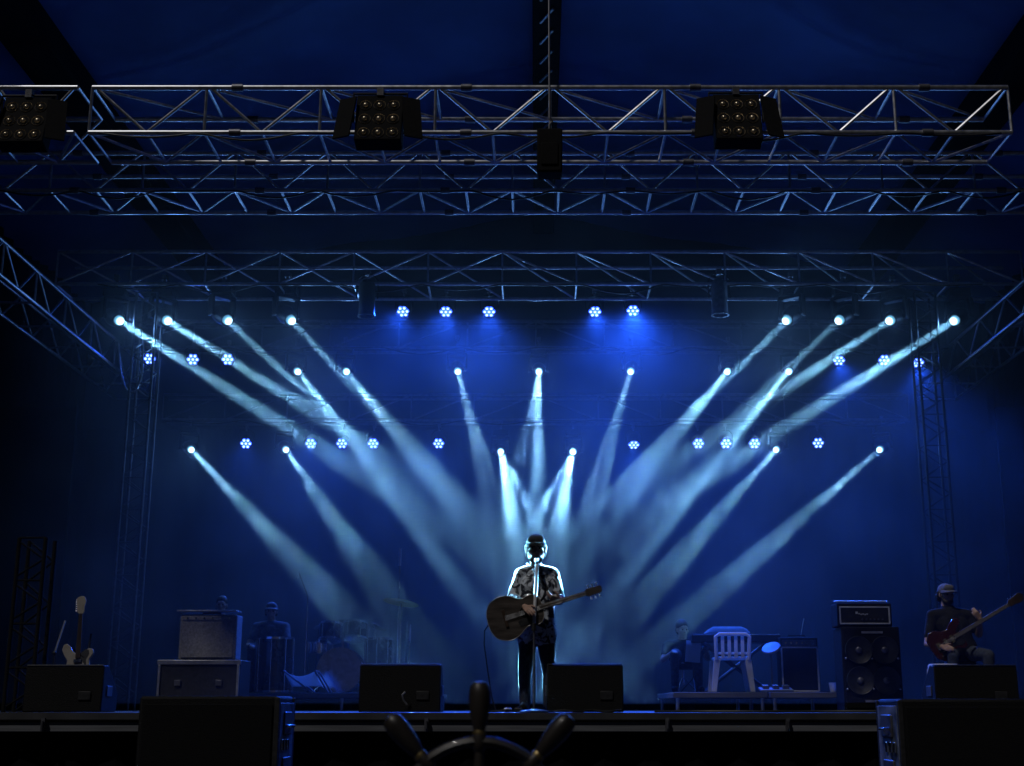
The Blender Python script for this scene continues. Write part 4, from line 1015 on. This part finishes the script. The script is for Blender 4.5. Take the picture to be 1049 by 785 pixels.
# ------------------------------------------------------------------ wheel in the foreground
d = 4.0; hc = Q(490, 847, d); px_m = F / (d * math.cos(PITCH) + hc.z * math.sin(PITCH))
t = thing('ship_wheel', 'dark ship wheel with rounded wooden handles in the foreground before the stage', 'wheel', (hc.x, d, -1.4)); o = V((hc.x, d, -1.4)); zz = hc.z + 1.4
rr = 84 / px_m
ring_pts = [V((rr * math.sin(a), 0, zz + rr * math.cos(a))) for a in [2 * math.pi * i / 64 for i in range(64)]]
MB().path(ring_pts, .017, 10, True).build('rim', M['wheelwood'], t)
MB().path([p + V((0, -.017, 0)) for p in ring_pts], .004, 6, True).build('rim_band', M['wheelwood'], t)
MB().lathe([(0, .05), (.05, .05), (.07, .03), (.07, -.03), (.05, -.05), (0, -.05)], Matrix.Translation((0, 0, zz)) @ X90, 28).build('hub', M['wheelwood'], t)
for a in (0, 41, -41, 86, -86, 132, -132, 180):
    q = Matrix.Translation((0, 0, zz)) @ Matrix.Rotation(R(a), 4, 'Y')
    s = MB().lathe([(0, .05), (.016, .05), (.02, .12), (.013, rr - .03), (.02, rr - .02), (.024, rr), (.02, rr + .02), (.014, rr + .025), (.0, rr + .025)], q, 16).build('spoke', M['wheelwood'], t)
    L0 = rr + .02; L1 = 145 / px_m
    MB().lathe([(0, L0), (.013, L0), (.016, L0 + .008), (.020, L0 + .02), (.028, L0 + .055), (.0325, L0 + .095), (.0325, L1 - .035), (.029, L1 - .014), (.019, L1 - .003), (0, L1)], q, 20).build('handle', M['wheelwood'], s)
    MB().lathe([(.0, L0 - .004), (.019, L0 - .004), (.021, L0 + .004), (.019, L0 + .012), (0, L0 + .012)], q, 16).build('collar', M['brass'], s)
MB().box((0, .12, zz / 2), (.16, .12, zz + .1)).build('pedestal', M['wheelwood'], t, bevel=.02)
MB().tube((0, 0, zz), (0, .16, zz), .03).build('axle', M['brass'], t)
MB().box((0, .12, .03), (.5, .4, .06)).build('foot', M['wheelwood'], t, bevel=.015)

# ------------------------------------------------------------------ air, sky, sun
if SMOKE:
    hz = MB(); hz.box((0, 19.4, 4.3), (18, 13.0, 8.4))
    hm = bpy.data.materials.new('stage_smoke'); hm.use_nodes = True
    n, l = hm.node_tree.nodes, hm.node_tree.links; n.remove(n['Principled BSDF'])
    pv = n.new('ShaderNodeVolumePrincipled'); pv.inputs['Color'].default_value = (.92, .95, 1, 1); pv.inputs['Anisotropy'].default_value = .25
    tc = n.new('ShaderNodeTexCoord'); nz = n.new('ShaderNodeTexNoise'); nz.inputs['Scale'].default_value = .55; nz.inputs['Detail'].default_value = 2.5; nz.inputs['Distortion'].default_value = .6
    l.new(tc.outputs['Object'], nz.inputs['Vector'])
    mr = n.new('ShaderNodeMapRange')
    for k, v in zip(('From Min', 'From Max', 'To Min', 'To Max'), (.38, .66, SMOKE * .4, SMOKE * 1.95)): mr.inputs[k].default_value = v
    l.new(nz.outputs['Fac'], mr.inputs['Value'])
    sp = n.new('ShaderNodeSeparateXYZ'); l.new(tc.outputs['Object'], sp.inputs[0])
    fy = n.new('ShaderNodeMapRange'); fy.interpolation_type = 'SMOOTHSTEP'
    for k, v in zip(('From Min', 'From Max', 'To Min', 'To Max'), (12.8, 20.5, 0.10, 1.0)): fy.inputs[k].default_value = v
    l.new(sp.outputs[1], fy.inputs['Value'])
    hw = n.new('ShaderNodeMath'); hw.operation = 'MULTIPLY_ADD'; hw.inputs[1].default_value = -.62; hw.inputs[2].default_value = 13 * .62; l.new(sp.outputs[1], hw.inputs[0])
    mu = n.new('ShaderNodeMath'); mu.operation = 'MULTIPLY'; l.new(mr.outputs[0], mu.inputs[0]); l.new(fy.outputs[0], mu.inputs[1])
    ab = n.new('ShaderNodeMath'); ab.operation = 'ABSOLUTE'; l.new(sp.outputs[0], ab.inputs[0])
    fx = n.new('ShaderNodeMapRange'); fx.interpolation_type = 'SMOOTHSTEP'
    for k, v in zip(('From Min', 'From Max', 'To Min', 'To Max'), (3.6, 5.6, 1.0, 0.0)): fx.inputs[k].default_value = v
    av = n.new('ShaderNodeMath'); l.new(ab.outputs[0], av.inputs[0]); l.new(hw.outputs[0], av.inputs[1]); l.new(av.outputs[0], fx.inputs['Value'])
    m2 = n.new('ShaderNodeMath'); m2.operation = 'MULTIPLY'; l.new(mu.outputs[0], m2.inputs[0]); l.new(fx.outputs[0], m2.inputs[1])
    l.new(m2.outputs[0], pv.inputs['Density'])
    l.new(pv.outputs[0], n['Material Output'].inputs['Volume'])
    tag(hz.build('smoke', hm, smooth=False), kind='stuff')

w = bpy.data.worlds.new('World'); sc.world = w; w.use_nodes = True
n, l = w.node_tree.nodes, w.node_tree.links
sky = n.new('ShaderNodeTexSky'); sky.sky_type = 'NISHITA'; sky.sun_disc = False
SUN_EL, SUN_AZ = R(32), R(-160)
sky.sun_elevation = R(1); sky.sun_rotation = R(160)
tint = n.new('ShaderNodeMixRGB'); tint.blend_type = 'MULTIPLY'; tint.inputs[0].default_value = 1; tint.inputs[2].default_value = (.12, .32, 1, 1)
l.new(sky.outputs[0], tint.inputs[1]); l.new(tint.outputs[0], n['Background'].inputs[0]); n['Background'].inputs[1].default_value = .009
sd = bpy.data.lights.new('front_light', 'SUN'); sd.energy = .68; sd.angle = R(2); sd.color = (.95, .92, .9)  # added distant lamp standing in for unseen front-of-house light at night
so = bpy.data.objects.new('front_light', sd); C.objects.link(so); so.rotation_euler = (R(35), 0, R(-35))

# ------------------------------------------------------------------ render settings
sc.render.engine = 'CYCLES'
cy = sc.cycles
cy.use_light_tree = True; cy.volume_step_rate = 1.0; cy.volume_max_steps = 128; cy.max_bounces = 5; cy.diffuse_bounces = 2; cy.glossy_bounces = 3; cy.volume_bounces = 0; cy.transmission_bounces = 2
cy.sample_clamp_indirect = 1.5; cy.sample_clamp_direct = 0
cy.use_denoising = True; cy.denoiser = 'OPENIMAGEDENOISE'
cy.use_adaptive_sampling = True; cy.adaptive_threshold = .02
cy.caustics_reflective = False; cy.caustics_refractive = False
vs_ = sc.view_settings; vs_.view_transform = 'Standard'; vs_.look = 'None'; vs_.gamma = 1; vs_.exposure = 0; vs_.use_curve_mapping = False
